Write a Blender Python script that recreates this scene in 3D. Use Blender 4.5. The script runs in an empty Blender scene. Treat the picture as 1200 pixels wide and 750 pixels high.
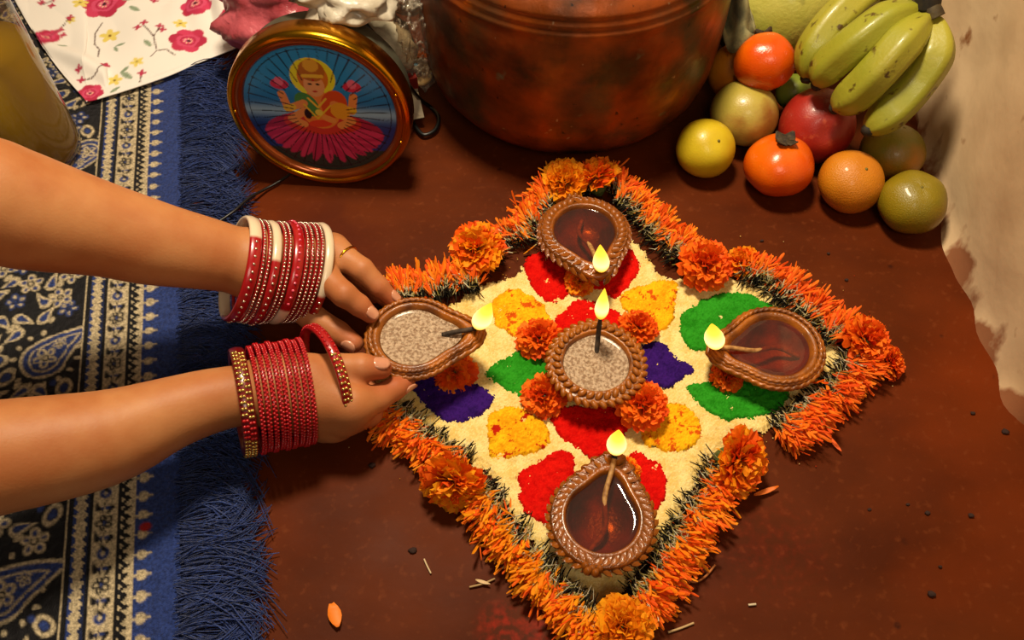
import bpy, math, random
import numpy as np
from mathutils import Vector, Matrix, Quaternion

random.seed(7)
rng = np.random.default_rng(7)
PI = math.pi
scene = bpy.context.scene
COL = scene.collection

# ------------------------------------------------------------------ camera
FOC, PITCH, DIST = 1050.0, math.radians(55), 0.70
CAM = Vector((0, -DIST * math.cos(PITCH), DIST * math.sin(PITCH)))
FWD = Vector((0, math.cos(PITCH), -math.sin(PITCH)))
UPV = Vector((0, math.sin(PITCH), math.cos(PITCH)))
cd = bpy.data.cameras.new('camera')
cd.sensor_width = 36; cd.lens = FOC / 1200 * 36; cd.clip_start = 0.02; cd.clip_end = 50
cam = bpy.data.objects.new('camera', cd); COL.objects.link(cam)
cam.location = CAM; cam.rotation_euler = (PI / 2 - PITCH, 0, 0)
scene.camera = cam

# ------------------------------------------------------------------ world, lights, exposure
w = bpy.data.worlds.new('world'); scene.world = w; w.use_nodes = True
w.node_tree.nodes['Background'].inputs[0].default_value = (1.0, 0.80, 0.58, 1)
w.node_tree.nodes['Background'].inputs[1].default_value = 0.06
def area_light(name, loc, target, size, energy, col):
    d = bpy.data.lights.new(name, 'AREA'); d.shape = 'DISK'; d.size = size; d.energy = energy; d.color = col
    o = bpy.data.objects.new(name, d); COL.objects.link(o); o.location = loc
    o.rotation_euler = (Vector(target) - Vector(loc)).to_track_quat('-Z', 'Y').to_euler(); return o
area_light('room_lamp', (-0.06, 0.25, 1.10), (0.16, 0.08, 0), 0.20, 17.5, (1.0, 0.84, 0.60))
area_light('front_fill_light', (0.15, -1.05, 1.35), (0.05, 0.1, 0.05), 0.5, 5, (1.0, 0.86, 0.66))  # added fill lamp that brightens faces turned to the camera, not a real opening
scene.view_settings.view_transform = 'Standard'; scene.view_settings.look = 'None'
scene.view_settings.gamma = 1.0; scene.view_settings.use_curve_mapping = False
scene.view_settings.exposure = 0.0

# ------------------------------------------------------------------ helpers
def P(x, y, z=0.0):
    """point at height z on the sight line of the photograph's pixel (x, y)"""
    d = FWD * FOC + Vector((1, 0, 0)) * (x - 600) + UPV * (375 - y)
    return CAM + d * ((z - CAM.z) / d.z)
def Q(x, y, dep):
    return CAM + (FWD + Vector((1, 0, 0)) * ((x - 600) / FOC) + UPV * ((375 - y) / FOC)) * dep
def mpp(p):
    return (p - CAM).dot(FWD) / FOC

def lin(h):
    h = h.lstrip('#'); out = []
    for i in (0, 2, 4):
        c = int(h[i:i+2], 16) / 255
        out.append(c / 12.92 if c <= .04045 else ((c + .055) / 1.055) ** 2.4)
    return tuple(out)
def L4(h): return (*lin(h), 1)

def mk(name, verts, faces, mat=None, parent=None, smooth=True, cols=None, loc=None, rot=None):
    me = bpy.data.meshes.new(name)
    if isinstance(verts, np.ndarray) and isinstance(faces, np.ndarray):
        n = len(verts); k = faces.shape[1]
        me.vertices.add(n); me.vertices.foreach_set('co', verts.astype(np.float32).ravel())
        me.loops.add(faces.size); me.loops.foreach_set('vertex_index', faces.astype(np.int32).ravel())
        me.polygons.add(len(faces))
        me.polygons.foreach_set('loop_start', np.arange(0, faces.size, k, dtype=np.int32))
        me.update(calc_edges=True); me.validate()
    else:
        me.from_pydata([tuple(v) for v in verts], [], [tuple(f) for f in faces]); me.update()
    if smooth and len(me.polygons):
        me.polygons.foreach_set('use_smooth', np.ones(len(me.polygons), dtype=bool))
    if cols is not None:
        a = me.color_attributes.new('Col', 'FLOAT_COLOR', 'POINT')
        c = np.ones((len(me.vertices), 4), np.float32); c[:, :3] = np.asarray(cols, np.float32).reshape(-1, 3)
        a.data.foreach_set('color', c.ravel())
    if mat: me.materials.append(mat)
    return link(name, me, parent, loc, rot)
def link(name, me, parent=None, loc=None, rot=None):
    o = bpy.data.objects.new(name, me); COL.objects.link(o)
    if parent is not None: o.parent = parent
    if loc is not None: o.location = loc
    if rot is not None: o.rotation_euler = rot
    return o
def tag(o, label=None, cat=None, group=None, kind=None):
    if label: o['label'] = label
    if cat: o['category'] = cat
    if group: o['group'] = group
    if kind: o['kind'] = kind
    return o
def thing(name, label, cat, loc=(0, 0, 0), rot=(0, 0, 0), group=None):
    o = bpy.data.objects.new(name, None); COL.objects.link(o); o.empty_display_size = .01
    o.location = loc; o.rotation_euler = rot
    return tag(o, label, cat, group)

class MB:
    """collects several shapes into one mesh"""
    def __init__(s): s.v, s.f, s.c = [], [], []
    def add(s, v, f, c=None):
        o = len(s.v); s.v += [tuple(p) for p in v]; s.f += [tuple(i + o for i in q) for q in f]
        s.c += [tuple(c)] * len(v) if c is not None and not hasattr(c[0], '__len__') else (list(c) if c is not None else [(1, 1, 1)] * len(v))
    def build(s, name, mat, parent=None, smooth=True, col=False, **k):
        return mk(name, s.v, s.f, mat, parent, smooth, s.c if col else None, **k)

def lathe(profile, n=48, close=False):
    v, f = [], []
    for r, z in profile:
        for k in range(n):
            a = 2 * PI * k / n; v.append((r * math.cos(a), r * math.sin(a), z))
    for i in range(len(profile) - 1):
        for k in range(n):
            a, b = i * n + k, i * n + (k + 1) % n
            f.append((a, b, b + n, a + n))
    return v, f
def frame_of(d):
    d = d.normalized(); a = Vector((0, 0, 1)) if abs(d.z) < .9 else Vector((1, 0, 0))
    x = a.cross(d).normalized(); return x, d.cross(x)
def tube(pts, rad, n=8, cap=True):
    pts = [Vector(p) for p in pts]; m = len(pts)
    if not hasattr(rad, '__len__'): rad = [rad] * m
    v, f = [], []; X = None
    for i, p in enumerate(pts):
        d = (pts[min(i + 1, m - 1)] - pts[max(i - 1, 0)]).normalized()
        if X is None: X, Y = frame_of(d)
        else:
            X = (X - d * X.dot(d)).normalized(); Y = d.cross(X)
        for k in range(n):
            a = 2 * PI * k / n; v.append(p + (X * math.cos(a) + Y * math.sin(a)) * rad[i])
    for i in range(m - 1):
        for k in range(n):
            a, b = i * n + k, i * n + (k + 1) % n; f.append((a, b, b + n, a + n))
    if cap: f.append(tuple(range(n - 1, -1, -1))); f.append(tuple(range((m - 1) * n, m * n)))
    return v, f
def spline(pts, n=8, closed=False):
    pts = [Vector(p) for p in pts]; m = len(pts); out = []
    g = (lambda i: pts[i % m]) if closed else (lambda i: pts[max(0, min(m - 1, i))])
    for i in range(m if closed else m - 1):
        a, b, c, d = g(i - 1), g(i), g(i + 1), g(i + 2)
        for k in range(n):
            t = k / n
            out.append(.5 * ((2 * b) + (c - a) * t + (2 * a - 5 * b + 4 * c - d) * t * t + (3 * b - a - 3 * c + d) * t ** 3))
    if not closed: out.append(pts[-1])
    return out
def uvsphere(n=12, m=8):
    v, f = [(0, 0, 1)], []
    for i in range(1, m):
        for k in range(n):
            a, b = PI * i / m, 2 * PI * k / n; v.append((math.sin(a) * math.cos(b), math.sin(a) * math.sin(b), math.cos(a)))
    v.append((0, 0, -1))
    for k in range(n): f.append((0, 1 + k, 1 + (k + 1) % n))
    for i in range(m - 2):
        for k in range(n):
            a, b = 1 + i * n + k, 1 + i * n + (k + 1) % n; f.append((a, a + n, b + n, b))
    e = len(v) - 1
    for k in range(n): f.append((e, 1 + (m - 2) * n + (k + 1) % n, 1 + (m - 2) * n + k))
    return v, f
def vnoise(x, y, sc, seed=0):
    """smooth value noise on numpy arrays, about -1..1"""
    r = np.random.default_rng(seed).uniform(-1, 1, (64, 64))
    x = np.asarray(x) / sc; y = np.asarray(y) / sc
    i, j = np.floor(x).astype(int), np.floor(y).astype(int); u, v = x - i, y - j
    u = u * u * (3 - 2 * u); v = v * v * (3 - 2 * v)
    g = lambda a, b: r[a % 64, b % 64]
    return (g(i, j) * (1 - u) + g(i + 1, j) * u) * (1 - v) + (g(i, j + 1) * (1 - u) + g(i + 1, j + 1) * u) * v

# ------------------------------------------------------------------ materials
def mat(name, col, rough=.5, var=None, vscale=40, bump=0, bscale=200, attr=False, metal=0, sss=0, sss_col=None, coat=0, spec=.5,
        sheen=0, var2=None, v2scale=15, v2lo=.5, v2hi=.7, rvar=0, detail=5, vlo=.35, vhi=.65, stretch=None, bdist=.002):
    m = bpy.data.materials.new(name); m.use_nodes = True; t = m.node_tree; N = t.nodes; Lk = t.links
    b = N['Principled BSDF']
    b.inputs['Roughness'].default_value = rough; b.inputs['Metallic'].default_value = metal
    b.inputs['Specular IOR Level'].default_value = spec
    if coat: b.inputs['Coat Weight'].default_value = coat; b.inputs['Coat Roughness'].default_value = .12
    if sheen: b.inputs['Sheen Weight'].default_value = sheen
    tc = N.new('ShaderNodeTexCoord'); src = tc.outputs['Object']
    if stretch:
        mp = N.new('ShaderNodeMapping'); mp.inputs['Scale'].default_value = stretch; Lk.new(src, mp.inputs[0]); src = mp.outputs[0]
    def noise(sc, det=detail):
        n = N.new('ShaderNodeTexNoise'); n.inputs['Scale'].default_value = sc; n.inputs['Detail'].default_value = det
        Lk.new(src, n.inputs['Vector']); return n.outputs['Fac']
    def rng_(o, lo, hi):
        r = N.new('ShaderNodeMapRange'); r.inputs[1].default_value = lo; r.inputs[2].default_value = hi; r.clamp = True
        Lk.new(o, r.inputs[0]); return r.outputs[0]
    def mixc(fac, a, c):
        x = N.new('ShaderNodeMix'); x.data_type = 'RGBA'; Lk.new(fac, x.inputs[0])
        for s, val in ((6, a), (7, c)):
            if isinstance(val, tuple): x.inputs[s].default_value = val
            else: Lk.new(val, x.inputs[s])
        return x.outputs[2]
    if attr:
        a = N.new('ShaderNodeVertexColor'); a.layer_name = 'Col'; c = a.outputs[0]
        if var:
            x = N.new('ShaderNodeMix'); x.data_type = 'RGBA'; x.blend_type = 'MULTIPLY'; Lk.new(rng_(noise(vscale), vlo, vhi), x.inputs[0])
            Lk.new(c, x.inputs[6]); x.inputs[7].default_value = L4(var); c = x.outputs[2]
    else:
        c = L4(col)
        if var: c = mixc(rng_(noise(vscale), vlo, vhi), c, L4(var))
        if var2: c = mixc(rng_(noise(v2scale), v2lo, v2hi), c, L4(var2))
    if isinstance(c, tuple): b.inputs['Base Color'].default_value = c
    else: Lk.new(c, b.inputs['Base Color'])
    if rvar: 
        r = N.new('ShaderNodeMapRange'); r.inputs[3].default_value = rough - rvar; r.inputs[4].default_value = rough + rvar
        r.inputs[1].default_value = .3; r.inputs[2].default_value = .7
        Lk.new(noise(vscale * 1.7), r.inputs[0]); Lk.new(r.outputs[0], b.inputs['Roughness'])
    if bump:
        bp = N.new('ShaderNodeBump'); bp.inputs['Strength'].default_value = bump; bp.inputs['Distance'].default_value = bdist
        Lk.new(noise(bscale), bp.inputs['Height']); Lk.new(bp.outputs[0], b.inputs['Normal'])
    if sss:
        b.inputs['Subsurface Weight'].default_value = sss; b.inputs['Subsurface Radius'].default_value = sss_col or (1, .35, .15)
        b.inputs['Subsurface Scale'].default_value = .006
    return m

def mat_film(name, tint, rough=.05, fac=.12, bump=0, bscale=60, haze=0):
    """thin clear film: see-through with a glossy face"""
    m = bpy.data.materials.new(name); m.use_nodes = True; t = m.node_tree; N = t.nodes; Lk = t.links
    for n in list(N): N.remove(n)
    o = N.new('ShaderNodeOutputMaterial'); mx = N.new('ShaderNodeMixShader'); tr = N.new('ShaderNodeBsdfTransparent'); g = N.new('ShaderNodeBsdfGlossy')
    tr.inputs[0].default_value = L4(tint); g.inputs['Roughness'].default_value = rough
    lw = N.new('ShaderNodeLayerWeight'); lw.inputs[0].default_value = .5; fr = N.new('ShaderNodeMath'); fr.operation = 'POWER'; fr.inputs[1].default_value = 4.0; Lk.new(lw.outputs['Facing'], fr.inputs[0])
    ad = N.new('ShaderNodeMath'); ad.operation = 'ADD'; ad.inputs[1].default_value = fac
    Lk.new(fr.outputs[0], ad.inputs[0]); Lk.new(ad.outputs[0], mx.inputs[0]); Lk.new(tr.outputs[0], mx.inputs[1]); Lk.new(g.outputs[0], mx.inputs[2])
    if bump:
        tc = N.new('ShaderNodeTexCoord'); nz = N.new('ShaderNodeTexNoise'); nz.inputs['Scale'].default_value = bscale; Lk.new(tc.outputs['Object'], nz.inputs['Vector'])
        bp = N.new('ShaderNodeBump'); bp.inputs['Strength'].default_value = bump; bp.inputs['Distance'].default_value = .004
        Lk.new(nz.outputs[0], bp.inputs['Height']); Lk.new(bp.outputs[0], g.inputs['Normal'])
    if haze:
        df = N.new('ShaderNodeBsdfDiffuse'); df.inputs[0].default_value = L4('#d8cfc0'); m2 = N.new('ShaderNodeMixShader'); m2.inputs[0].default_value = haze
        Lk.new(mx.outputs[0], m2.inputs[1]); Lk.new(df.outputs[0], m2.inputs[2]); Lk.new(m2.outputs[0], o.inputs[0])
    else: Lk.new(mx.outputs[0], o.inputs[0])
    return m
def mat_flame(name):
    m = bpy.data.materials.new(name); m.use_nodes = True; t = m.node_tree; N = t.nodes; Lk = t.links
    for n in list(N): N.remove(n)
    o = N.new('ShaderNodeOutputMaterial'); e = N.new('ShaderNodeEmission'); tc = N.new('ShaderNodeTexCoord'); sp = N.new('ShaderNodeSeparateXYZ'); r = N.new('ShaderNodeValToRGB')
    Lk.new(tc.outputs['Generated'], sp.inputs[0]); Lk.new(sp.outputs[2], r.inputs[0])
    el = r.color_ramp.elements; el[0].position = 0; el[0].color = (.8, .2, .01, 1); el[1].position = 1; el[1].color = (1, .5, .02, 1)
    a = el.new(.18); a.color = (1, .45, .03, 1); a = el.new(.4); a.color = (1, .82, .32, 1); a = el.new(.7); a.color = (1, .62, .06, 1)
    Lk.new(r.outputs[0], e.inputs[0]); e.inputs[1].default_value = 1.7; Lk.new(e.outputs[0], o.inputs[0]); return m

M = {}
M['skin'] = mat('skin', '', .5, attr=True, var='#e8d0c0', vscale=25, bump=.12, bscale=600, sss=.1, spec=.3, bdist=.001)
M['nail'] = mat('nail', '#c08062', .25, var='#cc9070', vscale=120, coat=.25)
M['powder'] = mat('powder', '', .95, attr=True, bump=.8, bscale=1500, spec=.1, bdist=.0008)
M['petal'] = mat('petal', '', .62, attr=True, spec=.2)
_n = M['petal'].node_tree; _t = _n.nodes.new('ShaderNodeBsdfTranslucent'); _m = _n.nodes.new('ShaderNodeMixShader'); _m.inputs[0].default_value = .3
_n.links.new(_n.nodes['Color Attribute'].outputs[0], _t.inputs[0]); _o = _n.nodes['Material Output']; _n.links.new(_n.nodes['Principled BSDF'].outputs[0], _m.inputs[1]); _n.links.new(_t.outputs[0], _m.inputs[2]); _n.links.new(_m.outputs[0], _o.inputs[0])
M['green'] = mat('leaf green', '#33491c', .6, var='#56602b', vscale=200)
M['clay'] = mat('terracotta', '#ac6014', .38, var='#683406', vscale=60, bump=.35, bscale=500, coat=.15, rvar=.12)
M['clay_dark'] = mat('oil soaked terracotta', '#98500e', .30, var='#582a05', vscale=50, bump=.35, bscale=450, coat=.3)
M['wick'] = mat('cotton wick', '#4a3a2c', .8, var='#1c1410', vscale=300)
M['wick_pale'] = mat('oiled cotton wick', '#b98a4e', .6, var='#8a5a2c', vscale=300)
M['ghee'] = mat('set ghee', '#d2b698', .35, var='#9c7c60', vscale=420, bump=1.0, bscale=520, vlo=.42, vhi=.6, coat=.2, bdist=.004)
M['oil'] = mat_film('lamp oil', '#cc8448', .05, .03, haze=.025)
M['flame'] = mat_flame('flame')
M['rug'] = mat('rug wool', '', .95, attr=True, var='#b4b4b6', vscale=500, bump=.7, bscale=1400, spec=.1, sheen=.15)
M['cloth'] = mat('printed cotton', '', .8, attr=True, bump=.25, bscale=1500, spec=.2)
M['print'] = mat('glossy print', '', .2, attr=True, coat=.4)
M['gold'] = mat('gold trim', '#d59a1e', .22, metal=1, var='#c07a14', vscale=30)
M['copper_rim'] = mat('amber trim', '#a8521a', .25, var='#8a3c0e', vscale=25, metal=.6, coat=.4)
M['grey'] = mat('grey plastic', '#4d4b3c', .5, var='#3c3a2e', vscale=60)
M['black'] = mat('black rubber', '#0c0b0a', .4)
M['white_plastic'] = mat('white plastic film', '#cfc6b4', .3, var='#a79c88', vscale=60, bump=.4, bscale=120, coat=.3)
M['pink'] = mat('pink plastic', '#c8606a', .3, var='#a23c44', vscale=35, bump=.5, bscale=70, coat=.4, bdist=.006)
M['cotton'] = mat('cotton wool', '#c9bda0', .9, var='#a99c80', vscale=120, bump=.5, bscale=300)
M['film'] = mat_film('clear film', '#efe6d8', .12, .06, bump=.8, bscale=70, haze=.16)

# ------------------------------------------------------------------ setting
def grid(nu, nv, fn):
    """(nu+1)x(nv+1) grid of points fn(u, v) with u, v arrays in 0..1"""
    u, v = np.meshgrid(np.linspace(0, 1, nu + 1), np.linspace(0, 1, nv + 1), indexing='ij')
    p = np.stack(fn(u, v), -1).reshape(-1, 3)
    i = np.arange(nu)[:, None] * (nv + 1) + np.arange(nv)[None]
    f = np.stack([i, i + nv + 1, i + nv + 2, i + 1], -1).reshape(-1, 4)
    return p, f
def floor_mat():
    m = mat('mud floor', '#572409', .55, var='#441a06', vscale=9, bump=.22, bscale=30, var2='#6a2807', v2scale=4, v2lo=.5, v2hi=.75, spec=.06, rvar=.08, bdist=.003, stretch=(1, 1.5, 1))
    t = m.node_tree; N = t.nodes; Lk = t.links; b = N['Principled BSDF']; prev = b.inputs['Base Color'].links[0].from_socket
    tc = N.new('ShaderNodeTexCoord')
    def layer(prev, fac, col):
        x = N.new('ShaderNodeMix'); x.data_type = 'RGBA'; Lk.new(fac, x.inputs[0]); Lk.new(prev, x.inputs[6]); x.inputs[7].default_value = L4(col); return x.outputs[2]
    def ramp(o, lo, hi, k=1.0):
        r = N.new('ShaderNodeMapRange'); r.inputs[1].default_value = lo; r.inputs[2].default_value = hi; r.inputs[4].default_value = k; Lk.new(o, r.inputs[0]); return r.outputs[0]
    v = N.new('ShaderNodeTexVoronoi'); v.inputs['Scale'].default_value = 38; Lk.new(tc.outputs['Object'], v.inputs['Vector'])
    n = N.new('ShaderNodeTexNoise'); n.inputs['Scale'].default_value = 11; n.inputs['Detail'].default_value = 3; Lk.new(tc.outputs['Object'], n.inputs['Vector'])
    mu = N.new('ShaderNodeMath'); mu.operation = 'MULTIPLY'; Lk.new(ramp(v.outputs['Distance'], .13, .07), mu.inputs[0]); Lk.new(ramp(n.outputs[0], .56, .6), mu.inputs[1])
    c = layer(prev, mu.outputs[0], '#2a1007')
    # fine scuffs
    n2 = N.new('ShaderNodeTexNoise'); n2.inputs['Scale'].default_value = 160; n2.inputs['Detail'].default_value = 6; Lk.new(tc.outputs['Object'], n2.inputs['Vector'])
    c = layer(c, ramp(n2.outputs[0], .58, .8, .5), '#74391a')
    # spilt red powder near the front corner
    for px, r, k in (((588, 735), .02, .5), ((640, 742), .025, .4), ((905, 640), .05, .08)):
        q = P(*px); d = N.new('ShaderNodeVectorMath'); d.operation = 'DISTANCE'; Lk.new(tc.outputs['Object'], d.inputs[0]); d.inputs[1].default_value = q
        a = ramp(d.outputs['Value'], r, r * .2, k); mm = N.new('ShaderNodeMath'); mm.operation = 'MULTIPLY'; Lk.new(a, mm.inputs[0]); Lk.new(ramp(n2.outputs[0], .42, .62), mm.inputs[1])
        c = layer(c, mm.outputs[0], '#a8200c')
    # darker brown blotchy patch behind the bangled wrist
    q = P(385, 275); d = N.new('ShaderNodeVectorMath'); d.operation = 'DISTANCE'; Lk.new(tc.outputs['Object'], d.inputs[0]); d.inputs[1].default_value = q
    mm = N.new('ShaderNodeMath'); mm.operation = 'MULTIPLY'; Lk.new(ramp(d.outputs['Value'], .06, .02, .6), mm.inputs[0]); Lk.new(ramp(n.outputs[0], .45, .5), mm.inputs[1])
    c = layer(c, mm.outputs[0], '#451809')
    Lk.new(c, b.inputs['Base Color']); return m
p, f = grid(150, 150, lambda u, v: (u * 2.6 - 1.4, v * 2.4 - 1.2, 0 * u))
p[:, 2] = -0.0006 + .0006 * vnoise(p[:, 0], p[:, 1], .06, 3)
tag(mk('floor', p, f, floor_mat()), 'smeared red brown mud floor', kind='structure')

def wall_mat():
    m = mat('whitewashed plaster', '#d8bc96', .85, var='#bd9d78', vscale=7, bump=.3, bscale=30, var2='#8a5a34', v2scale=26, v2lo=.66, v2hi=.74, spec=.1, bdist=.004)
    t = m.node_tree; N = t.nodes; Lk = t.links; b = N['Principled BSDF']; prev = b.inputs['Base Color'].links[0].from_socket
    tc = N.new('ShaderNodeTexCoord'); sp = N.new('ShaderNodeSeparateXYZ'); Lk.new(tc.outputs['Object'], sp.inputs[0])
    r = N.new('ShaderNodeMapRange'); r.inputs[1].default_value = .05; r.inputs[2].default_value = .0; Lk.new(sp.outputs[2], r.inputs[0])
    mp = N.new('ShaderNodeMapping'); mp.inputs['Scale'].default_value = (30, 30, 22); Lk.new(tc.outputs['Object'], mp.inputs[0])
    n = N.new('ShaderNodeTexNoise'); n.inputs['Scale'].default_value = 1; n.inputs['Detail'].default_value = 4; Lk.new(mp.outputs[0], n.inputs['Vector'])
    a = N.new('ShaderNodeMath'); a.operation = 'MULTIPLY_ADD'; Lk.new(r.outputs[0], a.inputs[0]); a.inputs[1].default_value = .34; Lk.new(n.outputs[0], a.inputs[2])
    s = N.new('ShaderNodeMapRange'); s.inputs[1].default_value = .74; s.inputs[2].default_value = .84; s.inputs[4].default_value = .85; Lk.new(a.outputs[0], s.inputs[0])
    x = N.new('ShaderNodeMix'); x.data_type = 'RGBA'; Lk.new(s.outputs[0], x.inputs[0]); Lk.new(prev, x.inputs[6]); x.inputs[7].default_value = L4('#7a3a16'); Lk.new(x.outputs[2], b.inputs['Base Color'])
    return m
WM = wall_mat()
base = [P(*q) for q in ((1420, 960), (1270, 620), (1200, 490), (1165, 415), (1128, 330), (1112, 280), (1092, 205), (1072, 140), (1058, 90), (1040, 40), (1020, -40), (1000, -160))]
bl = spline(base, 10)
nb, nz = len(bl), 60
arc = [0]
for a_, b_ in zip(bl, bl[1:]): arc.append(arc[-1] + (b_ - a_).length)
v, f = [], []
for i, q in enumerate(bl):
    d = (bl[min(i + 1, nb - 1)] - bl[max(i - 1, 0)]).normalized(); nr = Vector((-d.y, d.x, 0))
    nr = nr if nr.x < 0 else -nr
    for k in range(nz + 1):
        z = k / nz * .62
        off = .0045 * float(vnoise(arc[i], z, .09, 4)) + .001 * float(vnoise(arc[i], z, .03, 5)) - .05 * z + .006 * math.exp(-z / .005) * (0.5 + float(vnoise(arc[i], 0, .03, 9)))
        v.append(q + nr * off + Vector((0, 0, z - .002)))
o0 = len(v)
for q in (bl[0], bl[-1]):
    for z in (-.002, .618): v.append(q + Vector((.4, 0, z)))
for i in range(nb - 1):
    for k in range(nz):
        a = i * (nz + 1) + k; f.append((a, a + nz + 1, a + nz + 2, a + 1))
tag(mk('wall_right', v, f, WM), 'rough whitewashed mud wall with red brown smears along its foot', kind='structure')
p, f = grid(60, 20, lambda u, v: (u * 2.6 - 1.4, .98 + 0 * u, v * .9))
p[:, 1] += .008 * vnoise(p[:, 0], p[:, 2], .09, 6)
tag(mk('wall_back', p, f, WM), 'whitewashed wall behind the copper pot', kind='structure')

# ------------------------------------------------------------------ painter for flat prints and woven patterns
class Canvas:
    def __init__(s, x0, y0, x1, y1, res, bg):
        s.x0, s.y0, s.res = x0, y0, res; s.w = int((x1 - x0) / res) + 1; s.h = int((y1 - y0) / res) + 1
        s.a = np.zeros((s.w, s.h, 3)); s.a[:] = lin(bg)
        s.X, s.Y = np.meshgrid(x0 + np.arange(s.w) * res, y0 + np.arange(s.h) * res, indexing='ij')
    def win(s, cx, cy, r):
        i0, i1 = max(0, int((cx - r - s.x0) / s.res)), min(s.w, int((cx + r - s.x0) / s.res) + 2)
        j0, j1 = max(0, int((cy - r - s.y0) / s.res)), min(s.h, int((cy + r - s.y0) / s.res) + 2)
        return (slice(i0, i1), slice(j0, j1)) if i1 > i0 and j1 > j0 else None
    def put(s, sl, mask, col):
        col = lin(col) if isinstance(col, str) else col
        m = np.clip(mask, 0, 1)[..., None]; s.a[sl] = s.a[sl] * (1 - m) + np.array(col) * m
    def ell(s, cx, cy, a, b, rot, col, ring=None, wob=0, k=5):
        sl = s.win(cx, cy, max(a, b) * 1.4 + 2 * s.res)
        if not sl: return
        x, y = s.X[sl] - cx, s.Y[sl] - cy; c, n = math.cos(rot), math.sin(rot)
        u, v = x * c + y * n, -x * n + y * c
        rr = np.sqrt((u / a) ** 2 + (v / b) ** 2)
        if wob: rr = rr / (1 + wob * np.cos(k * np.arctan2(v / b, u / a)))
        e = s.res / min(a, b)
        m = (1 - rr) / e + .5
        if ring: m = np.minimum(m, (rr - (1 - ring)) / e + .5)
        s.put(sl, m, col)
    def drop(s, cx, cy, r, ln, rot, col, ring=None):
        sl = s.win(cx, cy, max(r, ln) + 2 * s.res)
        if not sl: return
        x, y = s.X[sl] - cx, s.Y[sl] - cy; c, n = math.cos(rot), math.sin(rot)
        u, v = x * c + y * n, -x * n + y * c
        t = np.clip(u / ln, 0, 1); v = v - r * .5 * t ** 2
        d = np.sqrt((u - t * ln) ** 2 + v ** 2) - r * (1 - t) ** .8
        m = -d / s.res + .5
        if ring: m = np.minimum(m, (d + ring) / s.res + .5)
        s.put(sl, m, col)
    def line(s, pts, wd, col):
        for (ax, ay), (bx, by) in zip(pts, pts[1:]):
            L = math.hypot(bx - ax, by - ay); sl = s.win((ax + bx) / 2, (ay + by) / 2, L / 2 + wd + s.res)
            if not sl: continue
            x, y = s.X[sl] - ax, s.Y[sl] - ay; t = np.clip((x * (bx - ax) + y * (by - ay)) / max(L * L, 1e-12), 0, 1)
            d = np.hypot(x - t * (bx - ax), y - t * (by - ay)); s.put(sl, (wd / 2 - d) / s.res + .5, col)
    def at(s, x, y):
        i = np.clip(((x - s.x0) / s.res + .5).astype(int), 0, s.w - 1); j = np.clip(((y - s.y0) / s.res + .5).astype(int), 0, s.h - 1)
        return s.a[i, j]

# ------------------------------------------------------------------ rug
A = P(221, 740); B = P(221, 80); A.z = B.z = 0
TD = (B - A).normalized(); SD = Vector((-TD.y, TD.x, 0))     # along the edge, and away from it into the rug
R0 = P(221, 400)
def st(q): d = q - R0; return d.dot(SD), d.dot(TD)
CR, BK, BL, DB = '#d6c29c', '#0e0c12', '#2b3f80', '#16244e'
cv = Canvas(-.004, -.42, .34, .52, .00105, BK)
rr = random.Random(3)
def flower(cx, cy, r, rot, c1=CR, c2=BL):
    for k in range(5):
        a = rot + k * 2 * PI / 5
        cv.ell(cx + r * .62 * math.cos(a), cy + r * .62 * math.sin(a), r * .42, r * .36, a, c1)
        cv.ell(cx + r * .62 * math.cos(a), cy + r * .62 * math.sin(a), r * .2, r * .16, a, c2)
    cv.ell(cx, cy, r * .28, r * .28, 0, BK); cv.ell(cx, cy, r * .16, r * .16, 0, c1)
pais = [(st(P(64, 414)), .030, 2.3), (st(P(18, 690)), .032, 2.6), (st(P(100, 187)), .026, -1.2), ((.17, .06), .03, 2.4), ((.155, -.13), .03, 2.2), ((.22, .2), .03, 1), ((.25, -.05), .03, 2), ((.16, .28), .03, .6), ((.26, .4), .03, 2)]
pts = []
for i in range(16):
    for j in range(54):
        s_, t_ = .089 + i * .0168 + (j % 2) * .008 + rr.uniform(-.003, .003), -.41 + j * .0175 + rr.uniform(-.003, .003)
        if any(math.hypot(s_ - a[0], t_ - a[1]) < r * .95 for a, r, _ in pais): continue
        pts.append((s_, t_))
for n_, (s_, t_) in enumerate(pts):
    k = rr.random(); an = rr.uniform(0, 6.28)
    if k < .3: flower(s_, t_, .0096, an)
    elif k < .5: flower(s_, t_, .008, an, '#2c3e78', CR)
    elif k < .85:
        cv.drop(s_ - .004 * math.cos(an), t_ - .004 * math.sin(an), .0052, .014, an, CR); cv.drop(s_ - .003 * math.cos(an), t_ - .003 * math.sin(an), .0027, .008, an, BL)
        cv.ell(s_ + .008 * math.cos(an + 2), t_ + .008 * math.sin(an + 2), .0034, .0022, an, CR)
    else:
        cv.ell(s_, t_, .0085, .006, an, CR, ring=.38); cv.ell(s_, t_, .0042, .003, an, BL); cv.ell(s_ + .008, t_ + .006, .0026, .002, an, BL)
for (a, b), r, ro in pais:
    a2, b2 = a - r * .25 * math.cos(ro), b - r * .25 * math.sin(ro)
    cv.drop(a2, b2, r * .72, r * 1.55, ro, BK); cv.drop(a2, b2, r * .62, r * 1.4, ro, CR); cv.drop(a2, b2, r * .54, r * 1.26, ro, BL)
    cv.drop(a2, b2, r * .42, r * 1.0, ro, CR, ring=.0016); flower(a2, b2, r * .3, ro)
    flower(a2 + r * .5 * math.cos(ro), b2 + r * .5 * math.sin(ro), r * .16, ro)
    for k in range(12):
        an = ro + .6 + k * .44
        cv.ell(a2 + r * .8 * math.cos(an), b2 + r * .8 * math.sin(an), .0024, .0018, an, CR)
S, T = cv.X, cv.Y
ALL = (slice(None), slice(None))
def band(s0, s1, col): cv.put(ALL, ((S >= s0) & (S < s1)).astype(float), col)
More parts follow.
